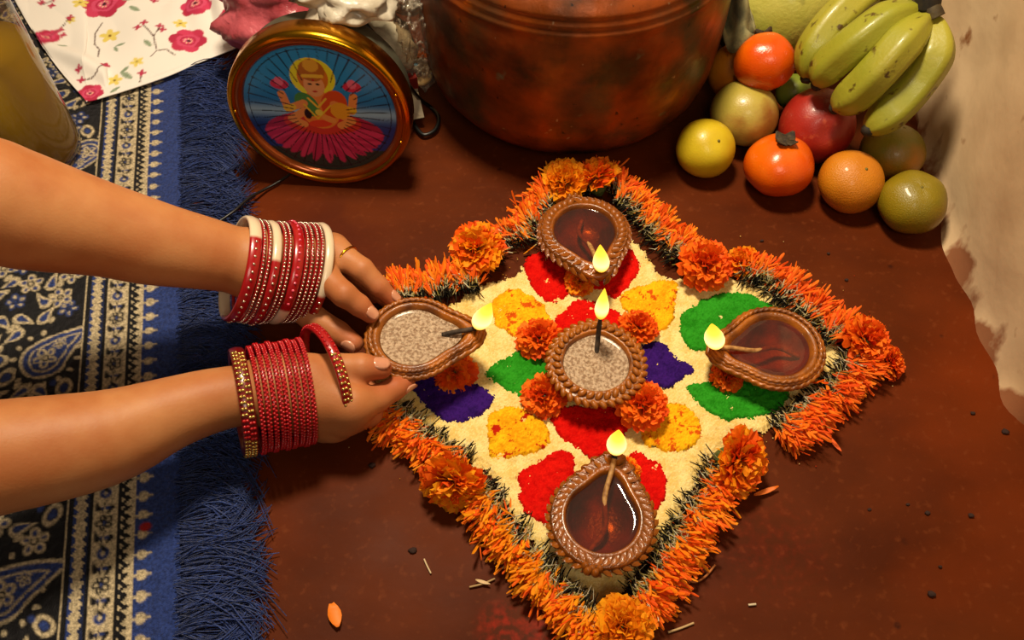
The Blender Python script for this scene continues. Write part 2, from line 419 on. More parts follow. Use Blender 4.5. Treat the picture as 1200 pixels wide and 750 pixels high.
band(-1, .0345, BL); band(-1, .004, DB)
band(.0345, .0365, CR)
band(.0365, .044, BK)
tri = np.abs((T / .0068) % 1 - .5) * 2
cv.put(ALL, ((S >= .0365) & (S < .0365 + .0045 * tri)).astype(float), CR)
cv.put(ALL, ((S < .044) & (S > .044 - .0032 * (1 - tri))).astype(float), CR)
band(.044, .0458, BK); band(.0458, .062, CR); band(.062, .0642, BK); band(.0642, .074, CR)
cv.put(ALL, ((S > .0642) & (S < .0642 + .0042 * tri)).astype(float), DB)
cv.put(ALL, ((S < .074) & (S > .074 - .0026 * tri)).astype(float), BL)
band(.074, .0775, BK); band(.0785, .0795, CR)
for j in range(90):
    t_ = -.42 + j * .0140
    cv.ell(.0288, t_, .0035, .0034, 0, CR); cv.line([(.0265, t_), (.0235, t_)], .0013, CR); cv.line([(.031, t_), (.0345, t_)], .0016, CR)
for j in range(44):
    t_ = -.42 + j * .0215; c = .054
    if j % 2:
        for k in range(5): cv.ell(c + .0034 * math.cos(k * 1.257), t_ + .0034 * math.sin(k * 1.257), .0029, .0024, k * 1.257, BK, ring=.55)
        cv.ell(c, t_, .0014, .0014, 0, BL)
    else:
        cv.ell(c, t_, .0042, .0042, .4, BL); cv.ell(c, t_, .0018, .0018, 0, CR); cv.ell(c, t_ + .0035, .0035, .0014, .8, BK)
    for sg in (-1, 1):
        cv.drop(c + sg * .0045, t_ + .0105, .0019, .006, 1.2 * sg, BK); cv.ell(c - sg * .002, t_ + .0108, .0016, .0013, 0, BL)
    cv.line([(c, t_ + .004), (c + .002, t_ + .009), (c - .001, t_ + .015)], .0009, BK)
q = st(P(173, 620)); cv.ell(q[0], q[1], .0035, .003, 0, '#b01818')
nu, nv = int(.338 / .00115), int(.93 / .00115)
def rugpt(u, v):
    s_, t_ = u * .338, -.415 + v * .93
    return (R0.x + SD.x * s_ + TD.x * t_, R0.y + SD.y * s_ + TD.y * t_, .0035 + .0006 * vnoise(s_, t_, .03, 11) + .0012 * vnoise(s_, t_, .12, 12) + .0003 * vnoise(s_, t_, .0023, 13))
p, f = grid(nu, nv, rugpt)
uu, vv = np.meshgrid(np.linspace(0, 1, nu + 1), np.linspace(0, 1, nv + 1), indexing='ij')
c = cv.at((uu * .338).ravel(), (-.415 + vv * .93).ravel())
rug = thing('rug', 'blue and black woven rug with cream floral border and blue fringe', 'rug', (R0.x, R0.y, 0))
def rel(p, o): return p - np.array(o.location)
mk('woven_field', rel(p, rug), f, M['rug'], rug, cols=c)
# edge thickness strip, stitched hem and fringe
mb = MB(); hem = MB(); TMAX = st(P(221, 86))[1]
for k in range(4600):
    t_ = -.415 + .93 * (k + random.random()) / 4600
    if t_ > TMAX: continue
    cl = math.sin(t_ * 420) * .5 + math.sin(t_ * 173 + 1) * .8
    ln = random.uniform(.034, .056) * (1 + .12 * math.sin(t_ * 60))
    ang = .4 * cl * random.uniform(.5, 1) + random.gauss(0, .13) - .12
    q = R0 + TD * t_ + SD * random.uniform(-.001, .009) * random.random(); q.z = .0055 + random.random() * .002
    d = (-SD * math.cos(ang) + TD * math.sin(ang)); pp = []
    cu = random.gauss(0, .9); hz = random.uniform(.001, .007)
    for j in range(6):
        a = j / 5; dd = d + TD * cu * a * .5 * a
        pp.append(q + dd * ln * a + Vector((0, 0, (hz * math.sin(PI * min(1, a * 1.15)) - .0028 * a))))
        pp[-1].z = max(pp[-1].z, .0009)
    b = random.uniform(.55, 1.25); cc = tuple(x * b for x in (lin('#2a3f80') if random.random() < .8 else lin('#3b5090')))
    v_, f_ = tube([x - rug.location for x in pp], [.0005] * 5 + [.0003], 3, False); mb.add(v_, f_, cc)
fr = mb.build('fringe', M['rug'], rug, col=True); fr['kind'] = 'stuff'
for k in range(150):
    t_ = -.41 + k * .0062; q = R0 + TD * t_ - SD * .001 - rug.location
    if random.random() < .8:
        v_, f_ = tube([q + Vector((0, 0, .0052)), q + TD * .0016 + Vector((0, 0, .0062)), q + TD * random.uniform(.003, .0042) + Vector((0, 0, .0052))], .0006, 5)
        hem.add(v_, f_)
hm = hem.build('hem_stitching', mat('pale thread', '#8d94a8', .8), rug); hm['kind'] = 'stuff'
v_, f_ = grid(2, 60, lambda u, v: ((R0.x + TD.x * (-.415 + v * .93)) - SD.x * (.0 + .0006 * u) - rug.location.x, (R0.y + TD.y * (-.415 + v * .93)) - SD.y * .0006 * u - rug.location.y, .0037 * (1 - u)))
mk('hem_edge', v_, f_, mat('blue hem', '#1b2a58', .9), rug)

# ------------------------------------------------------------------ floral cloth
RZ = .006
low = [P(*q, RZ) for q in ((5, -40), (20, 5), (60, 70), (98, 116), (105, 121), (128, 115), (160, 105), (200, 91), (232, 77), (262, 65), (282, 56), (297, 42))]
top = [P(*q, RZ) for q in ((5, -60), (22, -62), (60, -70), (98, -75), (105, -76), (128, -78), (160, -80), (190, -80), (220, -82), (245, -84), (270, -86), (300, -86))]
lowS, topS = spline(low, 12), spline(top, 12)
nl = len(lowS); nv = 110
cw = Canvas(-.62, .18, -.2, .62, .0009, '#e4ddd6')
def pix(x, y): q = P(x, y, RZ); return q.x, q.y
def rose(x, y, r, rot=0):
    a, b = pix(x, y); k = r * mpp(P(x, y))
    for i in range(6):
        an = rot + i * 1.047; cw.ell(a + k * .55 * math.cos(an), b + k * .55 * math.sin(an), k * .5, k * .46, an, ['#b8304f', '#c43a5c', '#ad2947'][i % 3])
    cw.ell(a, b, k * .62, k * .55, .3, '#c9486a', wob=.06); cw.ell(a, b, k * .42, k * .4, .3, '#a82543', ring=.25); cw.ell(a - k * .1, b, k * .2, k * .18, 0, '#d66a86')
    cw.ell(a, b, k * .11, k * .1, 0, '#3b1a20'); 
    for i in range(7): cw.ell(a + k * .19 * math.cos(i * .9), b + k * .19 * math.sin(i * .9), k * .035, k * .035, 0, '#e8d8a0')
def daisy(x, y, r):
    a, b = pix(x, y); k = r * mpp(P(x, y))
    for i in range(5): cw.ell(a + k * .55 * math.cos(i * 1.257 + x), b + k * .55 * math.sin(i * 1.257 + x), k * .48, k * .3, i * 1.257 + x, '#d8c264')
    cw.ell(a, b, k * .18, k * .18, 0, '#7a5a1c')
def twig(pl, buds=()):
    cw.line([pix(*q) for q in pl], .0013, '#5a4038')
    for (x, y) in buds:
        a, b = pix(x, y)
        for i in range(4): cw.ell(a + .0022 * math.cos(i * 1.57), b + .0022 * math.sin(i * 1.57), .0024, .0014, i * 1.57, '#b0304e')
def leaf_(x, y, r, an):
    a, b = pix(x, y); k = r * mpp(P(x, y)); cw.ell(a, b, k, k * .42, an, '#93a088'); cw.line([(a - k * math.cos(an), b - k * math.sin(an)), (a + k * math.cos(an), b + k * math.sin(an))], .0008, '#6f7c62')
for q in ((124, 8, 25), (222, 52, 21, 1), (107, 112, 15), (55, 48, 16), (232, 12, 19, 2), (62, -30, 20), (180, -40, 22), (282, -30, 20), (272, 30, 12)): rose(*q)
for q in ((130, 45, 12), (163, 78, 8), (136, 97, 9), (96, 8, 9), (85, 27, 6), (213, 33, 8), (150, -30, 10), (95, -50, 9)): daisy(*q)
twig([(121, 30), (113, 42), (112, 55), (118, 62), (117, 72)]); twig([(60, 45), (74, 35), (84, 22)], ((72, 38), (75, 44), (84, 24)))
twig([(180, 72), (186, 66), (197, 64), (207, 70)]); twig([(186, 64), (183, 50), (176, 42), (170, 36)], ((172, 34), (164, 39), (190, 38), (193, 42)))
twig([(125, 80), (118, 92), (110, 96), (96, 98)], ((97, 97), (96, 87), (126, 82))); twig([(183, 50), (190, 40)]); twig([(45, -2), (52, 8), (66, 4)], ((50, 6), (66, 3), (62, 10)))
twig([(165, 99), (168, 92)], ((168, 90),)); twig([(182, 5), (185, -8)], ((182, 4),))
for q in ((156, 4, 9, .3), (160, 16, 8, -.6), (176, 58, 7, -.8), (150, 92, 9, -.6), (148, 86, 6, 1), (136, 108, 6, .9), (75, 58, 5, .2), (143, 57, 5, .3), (138, 62, 5, -1)): leaf_(*q)
v = np.zeros((nl, nv + 1, 3))
flat = np.zeros((nl, nv + 1, 2))
for i in range(nl):
    for k in range(nv + 1):
        t = k / nv; q = lowS[i].lerp(topS[i], t); flat[i, k] = q.x, q.y
        u = i / (nl - 1)
        g = max(0, (u - .62) / .38)                                   # bunched towards its right end
        g2 = g * min(1, t * 2.2)
        rid = abs(math.sin(u * 34 + 3.2 * t + .5 * math.sin(t * 7))) ** 1.4
        z = .0085 + .0028 * float(vnoise(q.x, q.y, .05, 21)) + .018 * g2 * rid + .02 * g * t
        z += .006 * math.exp(-((q.x - P(90, 78).x) * .55 + (q.y - P(90, 78).y) * .83) ** 2 / .00006) * (1 if u < .45 else 0)
        z += .0022 * math.sin(u * 22 + t * 5) * min(1, t * 4)
        q2 = q
        v[i, k] = q2.x, q2.y, max(z - .002 * (t < .02), .0078)
i = np.arange(nl - 1)[:, None] * (nv + 1) + np.arange(nv)[None]
f = np.stack([i, i + nv + 1, i + nv + 2, i + 1], -1).reshape(-1, 4)
# finer sampling of the print
def refine(v, flat, k):
    a, b = v.shape[:2]
    ui = np.linspace(0, a - 1, (a - 1) * k + 1); i0 = np.minimum(ui.astype(int), a - 2); fu = (ui - i0)[:, None, None]
    vj = np.linspace(0, b - 1, (b - 1) * k + 1); j0 = np.minimum(vj.astype(int), b - 2); fv = (vj - j0)[None, :, None]
    g = lambda m: (m[i0][:, j0] * (1 - fu) + m[i0 + 1][:, j0] * fu) * (1 - fv) + (m[i0][:, j0 + 1] * (1 - fu) + m[i0 + 1][:, j0 + 1] * fu) * fv
    return g(v), g(flat)
v, flat = refine(v, flat, 2)
a_, b_ = v.shape[:2]
i = np.arange(a_ - 1)[:, None] * b_ + np.arange(b_ - 1)[None]
f = np.stack([i, i + b_, i + b_ + 1, i + 1], -1).reshape(-1, 4)
cl = mk('printed_cloth', v.reshape(-1, 3), f, M['cloth'], cols=cw.at(flat[..., 0].ravel(), flat[..., 1].ravel()))
sm = cl.modifiers.new('thickness', 'SOLIDIFY'); sm.thickness = .0012; sm.offset = 1
tag(cl, 'white cotton cloth printed with pink roses, lying on the rug', 'cloth')
# ------------------------------------------------------------------ round picture lamp with gold rim
def disc_canvas():
    c = Canvas(-1.02, -1.02, 1.02, 1.02, .006, '#1c5f9a'); X, Y = c.X, c.Y
    lo, hi = np.array(lin('#1a2f6c')), np.array(lin('#2479b4'))
    t = np.clip((Y + .25) / .7, 0, 1)[..., None]; c.a[:] = lo * (1 - t) + hi * t
    c.put(ALL, np.exp(-((Y + .02) / .09) ** 2) * .75, '#8fb0c4')
    c.put(ALL, (Y < -.62).astype(float) * .9, '#1d2c1a')
    c.ell(0, -.36, .8, .36, 0, '#8e1f3c')
    for k in range(17):
        a = PI + PI * (k + .5) / 17
        c.ell(.45 * math.cos(a), -.32 + .2 * math.sin(a), .36, .075, math.atan2(.2 * math.sin(a) * 1.1, .45 * math.cos(a)), ['#b22e55', '#a02349'][k % 2])
    c.ell(-.02, .52, .29, .29, 0, '#d8c024'); c.ell(-.02, .52, .2, .22, 0, '#b5641c')
    c.ell(0, -.18, .52, .2, 0, '#b03028'); c.ell(0, .02, .26, .3, 0, '#c4722c'); c.ell(-.16, .1, .14, .2, .5, '#3f7434'); c.ell(.2, .12, .17, .22, -.3, '#b5421c')
    for sx in (-1, 1):
        c.line([(.2 * sx, .12), (.42 * sx, .02), (.47 * sx, .25)], .11, '#c47a3c'); c.ell(.47 * sx, .4, .12, .08, 0, '#b02a44'); c.ell(.47 * sx, .44, .06, .07, 0, '#d85c74')
        c.line([(.2 * sx, .0), (.4 * sx, -.14), (.25 * sx, -.22)], .11, '#c87e3e'); c.line([(.36 * sx, .05), (.44 * sx, .03)], .1, '#d8a028')
    c.ell(.27, .02, .13, .13, 0, '#c98a24'); c.ell(-.17, -.05, .05, .08, 0, '#201410')
    c.ell(-.02, .4, .135, .17, 0, '#c98a56'); c.ell(-.02, .62, .17, .16, 0, '#9a5a1c'); c.ell(-.02, .7, .1, .1, 0, '#c0902c'); c.line([(-.14, .54), (.1, .54)], .05, '#d0a030')
    c.ell(-.07, .42, .028, .014, 0, '#1c0f0a'); c.ell(.03, .42, .028, .014, 0, '#1c0f0a'); c.ell(-.02, .31, .035, .013, 0, '#a02018'); c.ell(-.02, .48, .012, .02, 0, '#a02018')
    c.line([(-.13, .2), (-.02, .06), (.1, .2)], .03, '#d6a030'); c.line([(-.2, .1), (-.05, -.12), (.15, .1)], .025, '#d0a028'); c.ell(-.02, -.02, .05, .05, 0, '#d8b040')
    c.ell(-.03, -.2, .16, .06, .1, '#c23a24'); c.ell(.1, -.12, .1, .05, -.4, '#c8803c')
    for k in range(44):
        a = 2 * PI * k / 44 + .03; r0 = (.80 if abs(a - PI / 2) < .3 else .52) if math.sin(a) > .3 else .36
        c.line([(r0 * math.cos(a), r0 * math.sin(a) - .02), (.95 * math.cos(a), .95 * math.sin(a))], .013, '#141018')
    c.ell(0, 0, .94, .94, 0, '#101420', ring=.014)
    return c
RC = .0745
fb = P(388, 231, 0)
tilt = math.radians(5)
lamp = thing('picture_lamp', 'round drum lamp with gold rim and picture of a seated red robed figure', 'lamp', (fb.x, fb.y + .012, 0), (0, 0, math.radians(-4)))
# local: disc axis along -Y tilted back, centre at height RC
ROT = Matrix.Translation((0, .014, RC + .0005)) @ Matrix.Rotation(PI / 2 - tilt, 4, 'X') @ Matrix.Scale(.882, 4)     # local z of the lathe becomes the viewing axis
def lpart(name, prof, m, n=96, parent=lamp):
    v_, f_ = lathe(prof, n); return mk(name, [ROT @ Vector(q) for q in v_], f_, m, parent)
lpart('drum_body', [(0, -.04), (.060, -.04), (.0775, -.039), (.0785, -.037), (.0785, -.003), (.077, 0)], M['grey'])
rim = lpart('gold_rim', [(.0785, -.016), (.0838, -.0155), (.0845, -.014), (.0845, .002), (.0838, .006), (.081, .0085), (.0785, .0085), (.0765, .006)], M['gold'])
lpart('amber_ring', [(.0768, .0062), (.0752, .0072), (.0725, .0066), (.0703, .0035), (.0698, .0005)], M['copper_rim'])
dc = disc_canvas(); nr_, na = 120, 300
rr_, aa = np.meshgrid(np.linspace(0, 1, nr_ + 1), np.linspace(0, 2 * PI, na, endpoint=False), indexing='ij')
x, y = rr_ * np.cos(aa), rr_ * np.sin(aa)
pv = np.stack([x * .070, y * .070, .0012 + .0006 * (1 - rr_ ** 2)], -1).reshape(-1, 3)
R3 = np.array(ROT.to_3x3()); pv = pv @ R3.T + np.array(ROT.translation)
i = np.arange(nr_)[:, None] * na + np.arange(na)[None]; j = np.arange(nr_)[:, None] * na + (np.arange(na)[None] + 1) % na
mk('picture_disc', pv, np.stack([i, i + na, j + na, j], -1).reshape(-1, 4), M['print'], lamp, cols=np.minimum(dc.at(x.ravel(), y.ravel()) * 1.6, .9))
v_, f_ = lathe([(.0012, 0), (.0012, .003), (0, .0032)], 10)
for sx, sy in ((-1, 0), (.94, .34), (.94, -.34)):
    q = ROT @ Vector((.0778 * sx, .0778 * sy if sy else 0, .006)); mk('rim_screw', v_, f_, M['gold'], lamp, loc=q, rot=(PI / 2 - tilt, 0, 0))
# cords
def cord(name, px, r, label, zs=None):
    pl = [P(x, y, z) for x, y, z in px]; v_, f_ = tube(spline(pl, 10), r, 8)
    return tag(mk(name, v_, f_, M['black']), label, 'cord')
cord('power_cord', [(388, 2, .10), (404, 8, .128), (422, 22, .128), (445, 48, .112), (466, 78, .085), (482, 104, .05), (494, 118, .018), (505, 126, .004), (514, 138, .004), (510, 152, .004), (497, 158, .004), (488, 150, .004), (484, 143, .004)],   .0019, 'black power cord looping over the round lamp and down beside the pot')
cord('thin_wire', [(352, 196, .004), (325, 214, .003), (310, 222, .004), (292, 232, .009), (276, 246, .012), (262, 256, .012), (240, 270, .011), (225, 285, .01)], .0012, 'thin grey wire crossing the blue fringe below the lamp')

# ------------------------------------------------------------------ copper pot
def pot_mat():
    m = mat('old copper', '#98460e', .42, var='#40240e', vscale=26, metal=.45, bump=.4, bscale=90, var2='#463e28', v2scale=17, v2lo=.55, v2hi=.72, rvar=.14, detail=8)
    t = m.node_tree; N = t.nodes; Lk = t.links; b = N['Principled BSDF']; prev = b.inputs['Base Color'].links[0].from_socket
    tc = N.new('ShaderNodeTexCoord')
    for sc, lo, hi, col, k, dt, off in ((40, .68, .76, '#6f8068', .7, 3, 0), (110, .72, .78, '#b09a7c', .6, 2, 5), (150, .68, .74, '#170b05', .9, 4, 9)):
        n = N.new('ShaderNodeTexNoise'); n.inputs['Scale'].default_value = sc; n.inputs['Detail'].default_value = dt
        mp = N.new('ShaderNodeMapping'); mp.inputs['Location'].default_value = (off, off, off); Lk.new(tc.outputs['Object'], mp.inputs[0]); Lk.new(mp.outputs[0], n.inputs['Vector'])
        r = N.new('ShaderNodeMapRange'); r.inputs[1].default_value = lo; r.inputs[2].default_value = hi; r.inputs[4].default_value = k; Lk.new(n.outputs[0], r.inputs[0])
        x = N.new('ShaderNodeMix'); x.data_type = 'RGBA'; Lk.new(r.outputs[0], x.inputs[0]); Lk.new(prev, x.inputs[6]); x.inputs[7].default_value = L4(col); prev = x.outputs[2]
    Lk.new(prev, b.inputs['Base Color']); return m
PM = pot_mat()
pf = P(672, 181, .03)
pot = thing('copper_pot', 'large old copper water pot with greenish stains and ridged shoulder', 'pot', (pf.x, pf.y + .128, 0))
prof = [(0, .004), (.05, .003), (.075, .002), (.09, .005), (.105, .012), (.119, .022), (.1275, .035), (.1315, .052), (.1335, .075), (.1345, .1), (.1348, .125), (.1335, .145),
        (.1325, .1505), (.1333, .1525), (.1325, .1545), (.1305, .157), (.1312, .159), (.1304, .161), (.128, .164), (.1287, .166), (.1278, .168), (.124, .173), (.117, .179), (.107, .184), (.097, .187), (.091, .192), (.089, .199), (.092, .207), (.098, .211), (.1, .214), (.098, .216), (.092, .213), (.086, .205), (.084, .199), (.085, .192), (.08, .186), (.03, .18)]
v_, f_ = lathe(prof, 128); mk('pot_body', v_, f_, PM, pot)
v_, f_ = lathe([(.098, .2095), (.1012, .2115), (.1022, .214), (.1008, .2165), (.098, .2172)], 96); mk('rolled_lip', v_, f_, PM, pot)

# ------------------------------------------------------------------ clutter between lamp and pot
def blob(name, loc, sx, sy, sz, m, seed, amp=.15, fr=3.0, n=40, parent=None, rot=(0, 0, 0)):
    v_, f_ = uvsphere(n, n // 2); a = np.array(v_)
    d = 1 + amp * (vnoise(a[:, 0] * fr + 9, a[:, 1] * fr + a[:, 2] * fr * .7, 1, seed) + .5 * vnoise(a[:, 1] * fr * 2.3 + 3, a[:, 2] * fr * 2.1 + a[:, 0], 1, seed + 1))
    a = a * d[:, None] * np.array((sx, sy, sz))
    return mk(name, [tuple(q) for q in a], f_, m, parent, loc=loc, rot=rot)
o = blob('pink_packet', P(325, 4, .07), .055, .045, .04, M['pink'], 5, .22, 3.2, 56); tag(o, 'crumpled pink plastic packet behind the round lamp', 'packet')
o = blob('white_wrapper', P(402, -14, .15), .040, .034, .016, M['white_plastic'], 8, .3, 3.6, 56, rot=(.3, .1, .4)); tag(o, 'crumpled white plastic wrapper above the round lamp', 'wrapper')
o = blob('cotton_wool', P(450, 50, .070), .030, .026, .022, M['cotton'], 12, .16, 2.6, 40, rot=(0, .5, .2)); tag(o, 'lump of off white cotton wool beside the lamp', 'cotton wool')
o = blob('brown_sweets_bag', P(476, -14, .105), .030, .026, .018, mat('brown sweets', '#7a4416', .45, var='#35160a', vscale=90, bump=.8, bscale=110, bdist=.006, coat=.4), 15, .18, 4, 56); tag(o, 'plastic bag of brown sweets next to the pot', 'bag')
# clear bag: thin crumpled shell resting against the pot
def crumple(name, pts4, n, amp, m, seed, label, cat):
    a, b, c_, d = [np.array(q) for q in pts4]
    def fn(u, v):
        q = (a[:, None, None] * (1 - u) * (1 - v) + b[:, None, None] * u * (1 - v) + c_[:, None, None] * u * v + d[:, None, None] * (1 - u) * v)
        h = amp * (vnoise(u * 9 + 3 * v, v * 9, 1, seed) + .6 * np.abs(vnoise(u * 19, v * 17 + u * 4, 1, seed + 1)) + np.sin(PI * u) * np.sin(PI * v) * 1.2)
        return q[0] + h * .25, q[1] - h * .45, q[2] + h * .8
    p, f = grid(n, n, fn); o = mk(name, p, f, m); s_ = o.modifiers.new('thickness', 'SOLIDIFY'); s_.thickness = .0006
    return tag(o, label, cat)
crumple('clear_bag', [P(452, 2, .125), P(503, -8, .12), P(508, 62, .07), P(474, 70, .075)], 46, .012, M['film'], 31, 'clear crumpled plastic bag leaning on the copper pot', 'bag')
crumple('clear_pouch', [P(470, 84, .05), P(496, 64, .055), P(518, 86, .03), P(497, 110, .02)], 30, .006, M['film'], 35, 'small clear plastic pouch corner sticking out beside the pot', 'pouch')
o = blob('orange_sweet', P(482, 60, .058), .011, .008, .007, mat('orange candy', '#c8481a', .4, var='#e08a50', vscale=180, coat=.3), 40, .2, 3, 24); tag(o, 'small orange sweet above the blue scrap', 'sweet')
o = blob('blue_scrap', P(474, 75, .05), .011, .006, .006, mat('blue foil', '#2a7aa8', .3, var='#a8c8d0', vscale=200, coat=.3), 41, .25, 3, 24); tag(o, 'scrap of blue and white wrapper on the clutter', 'wrapper')
rb = [(.0085 + .0042 * math.cos(a) + .0008 * math.sin(3 * a), .0042 * math.sin(a)) for a in [2 * PI * k / 14 for k in range(15)]]
v_, f_ = lathe(rb, 28); q = P(490, 85, .04); o = mk('ring_snack', v_, f_, mat('pale biscuit', '#c8b184', .7, var='#a88a58', vscale=160, bump=.4, bscale=300), loc=q, rot=(.5, .3, 0)); tag(o, 'pale ring shaped snack in the small clear pouch', 'snack')
bxm = mat('white card', '#c9bfa6', .6, var='#a79878', vscale=30)
box = thing('paper_box', 'small white paper box with red top edge behind the lamp', 'box', P(482, 158, 0) + Vector((-.004, .02, 0)), (0, 0, .35))
def cuboid(x0, x1, y0, y1, z0, z1):
    v = [(x, y, z) for x in (x0, x1) for y in (y0, y1) for z in (z0, z1)]
    return v, [(0, 1, 3, 2), (4, 6, 7, 5), (0, 4, 5, 1), (2, 3, 7, 6), (0, 2, 6, 4), (1, 5, 7, 3)]
v_, f_ = cuboid(-.02, .012, 0, .05, 0, .042); mk('carton', v_, f_, bxm, box, smooth=False)
v_, f_ = cuboid(-.0206, .0126, -.0006, .0506, .034, .046); mk('red_band', v_, f_, mat('red card', '#8a1c14', .5, var='#6a120c', vscale=60), box, smooth=False)
mk('flap', [(-.018, -.0008, .03), (.012, -.0008, .03), (.012, -.014, .012), (-.018, -.010, .010), (-.018, -.0014, .0296), (.012, -.0014, .0296), (.012, -.0146, .0116), (-.018, -.0106, .0096)], [(0, 1, 2, 3), (7, 6, 5, 4), (0, 4, 5, 1), (1, 5, 6, 2), (2, 6, 7, 3), (3, 7, 4, 0)], bxm, box, smooth=False)

# ------------------------------------------------------------------ oil bottle standing on the rug
BR = .037
q = P(38, 212, .008); bot = thing('oil_bottle', 'clear plastic bottle of golden mustard oil standing on the rug', 'bottle', (q.x - .004, q.y + BR, .0055))
bprof = [(0, .001), (.03, 0), (.034, .002), (.036, .007), (BR, .014), (BR, .15), (.036, .165), (.031, .185), (.022, .2), (.0145, .208), (.0145, .224)]
v_, f_ = lathe(bprof, 64); mk('bottle_shell', v_, f_, mat_film('bottle plastic', '#e9e2d4', .08, .04, bump=.2, bscale=30, haze=.04), bot)
def oil_mat():
    m = mat_film('mustard oil', '#b08a12', .05, .0); N = m.node_tree.nodes; t = m.node_tree
    d = N.new('ShaderNodeBsdfDiffuse'); d.inputs[0].default_value = L4('#94780c'); x = N.new('ShaderNodeMixShader'); x.inputs[0].default_value = .8; tl = N.new('ShaderNodeBsdfTranslucent'); tl.inputs[0].default_value = L4('#94800e'); ad = N.new('ShaderNodeAddShader'); t.links.new(d.outputs[0], ad.inputs[0]); t.links.new(tl.outputs[0], ad.inputs[1]); d = ad
    o = [n for n in N if n.type == 'OUTPUT_MATERIAL'][0]; s_ = o.inputs[0].links[0].from_socket
    t.links.new(s_, x.inputs[1]); t.links.new(d.outputs[0], x.inputs[2]); t.links.new(x.outputs[0], o.inputs[0]); return m
v_, f_ = lathe([(0, .003), (.031, .003), (.0345, .009), (.0358, .015), (.0358, .112), (0, .113)], 64); mk('oil', v_, f_, oil_mat(), bot)
v_, f_ = lathe([(.0165, .21), (.0168, .226), (.0155, .228), (0, .228)], 32); mk('cap', v_, f_, mat('yellow cap', '#b08a1a', .4), bot)

# ------------------------------------------------------------------ fruit
def fruit(name, label, cat, px, py, rpx, m, squash=.9, lobes=0, dimple=.06, z=None, rot=(0, 0, 0), top=None, stretch=1.0, noise_=.02, seed=1):
    c0 = P(px, py, .03); r = rpx * mpp(c0); zc = r * squash if z is None else z
    c0 = P(px, py, zc)
    n, mm = 48, 28; v, f = uvsphere(n, mm); out = []
    for (x, y, zz) in v:
        a = math.atan2(y, x); k = math.hypot(x, y)
        d = 1 - dimple * math.exp(-(k / .28) ** 2) * (1 if zz > 0 else .8)
        d *= 1 + lobes * .02 * math.cos(5 * a) * k + noise_ * float(vnoise(x * 1.5 + seed, y * 1.5 + zz, 1, seed))
        out.append((x * r * d * stretch, y * r * d, zz * r * d * squash))
    root = thing(name, label, cat, c0, rot)
    mk('fruit_body', out, f, m, root); h = r * squash * (1 - dimple)
    if top == 'calyx':                                               # dry four-lobed persimmon calyx
        mb = MB()
        for k in range(4):
            an = k * PI / 2 + .4; d = Vector((math.cos(an), math.sin(an), 0)); e = Vector((-d.y, d.x, 0))
            rows = [(0, .0012, .001), (.35, .30, .0008), (.7, .26, .0012), (1, .05, .0045)]
            vv = []
            for t, wv, zz in rows:
                for s_ in (-1, 0, 1): vv.append(d * t * r * .36 + e * s_ * wv * r * .6 + Vector((0, 0, h + zz + .0012 * abs(s_) * random.random() + .001)))
            ff = [(a * 3 + b, a * 3 + b + 1, a * 3 + b + 4, a * 3 + b + 3) for a in range(3) for b in range(2)]; mb.add(vv, ff)
        cx = mb.build('calyx', M['calyx'], root); s_ = cx.modifiers.new('t', 'SOLIDIFY'); s_.thickness = .0008
        v_, f_ = tube([(0, 0, h), (0, 0, h + .004)], [.003, .0022], 8); mk('stem_stub', v_, f_, M['calyx'], root)
    elif top == 'stem':
        v_, f_ = tube([(0, 0, h - .002), (.001, 0, h + .004), (.002, .001, h + .009)], [.0014, .0012, .0016], 7); mk('stem', v_, f_, M['calyx'], root)
    elif top == 'button':
        v_, f_ = lathe([(0.0014, h - .0012), (.0012, h + .0004), (0, h + .0008)], 10); mk('stem_button', v_, f_, M['button'], root)
    return root
M['button'] = mat('stem scar', '#6f6420', .7)
M['calyx'] = mat('dry calyx', '#4a3a20', .8, var='#24180c', vscale=300, bump=.4, bscale=400)
def spotted(name, c, v1, v2, rough=.38, vs=30, bs=700, bp=.25, lo=.62, hi=.7, v2s=160):
    return mat(name, c, rough, var=v1, vscale=vs, bump=bp, bscale=bs, var2=v2, v2scale=v2s, v2lo=lo, v2hi=hi, coat=.15, bdist=.001, vlo=.4, vhi=.62)
M['lime'] = spotted('yellow lime', '#ccb420', '#bca018', '#7b6a10', lo=.7, hi=.76)
M['apple'] = spotted('green apple', '#a8993c', '#b5a04a', '#8f5a22', .35, 14, v2s=22, lo=.52, hi=.68)
M['persimmon'] = spotted('persimmon', '#e06408', '#cf4a04', '#5e2a08', .25, 18, lo=.74, hi=.78, v2s=70)
M['redfruit'] = spotted('red apple', '#9e2418', '#861a10', '#b34a2c', .4, 20, lo=.6, hi=.75, v2s=120)
M['orange'] = spotted('orange peel', '#c67a10', '#b86a0c', '#a2770f', .42, 22, 900, .6, lo=.6, hi=.8, v2s=30)
M['tanger'] = spotted('green tangerine', '#7f6c12', '#5c6414', '#a8640c', .36, 16, 900, .5, lo=.5, hi=.7, v2s=14)
M['olive'] = spotted('olive tangerine', '#87720f', '#6f6410', '#8f6c0c', .36, 18, 900, .5, lo=.5, hi=.7, v2s=20)
M['guava'] = spotted('pale green rind', '#a3a03c', '#b3ac4c', '#7f7a2c', .5, 26, 300, .5, lo=.58, hi=.7, v2s=60)
M['mango'] = spotted('yellow orange skin', '#c47a16', '#b86410', '#9a5210', .4, 22)
fruit('lime', 'round yellow lime at the front left of the fruit', 'lime', 827, 174, 35, M['lime'], .95, dimple=.03, top='button', rot=(.5, .3, 0))
fruit('apple', 'pale green and pinkish apple behind the yellow lime', 'apple', 872, 133, 40, M['apple'], .95, dimple=.16, rot=(-.5, .35, 0), seed=3)
fruit('persimmon', 'orange persimmon with dry calyx facing up, at the front of the fruit', 'persimmon', 913, 194, 41, M['persimmon'], .84, 1, .05, rot=(-.12, .05, .4), top='calyx', seed=4)
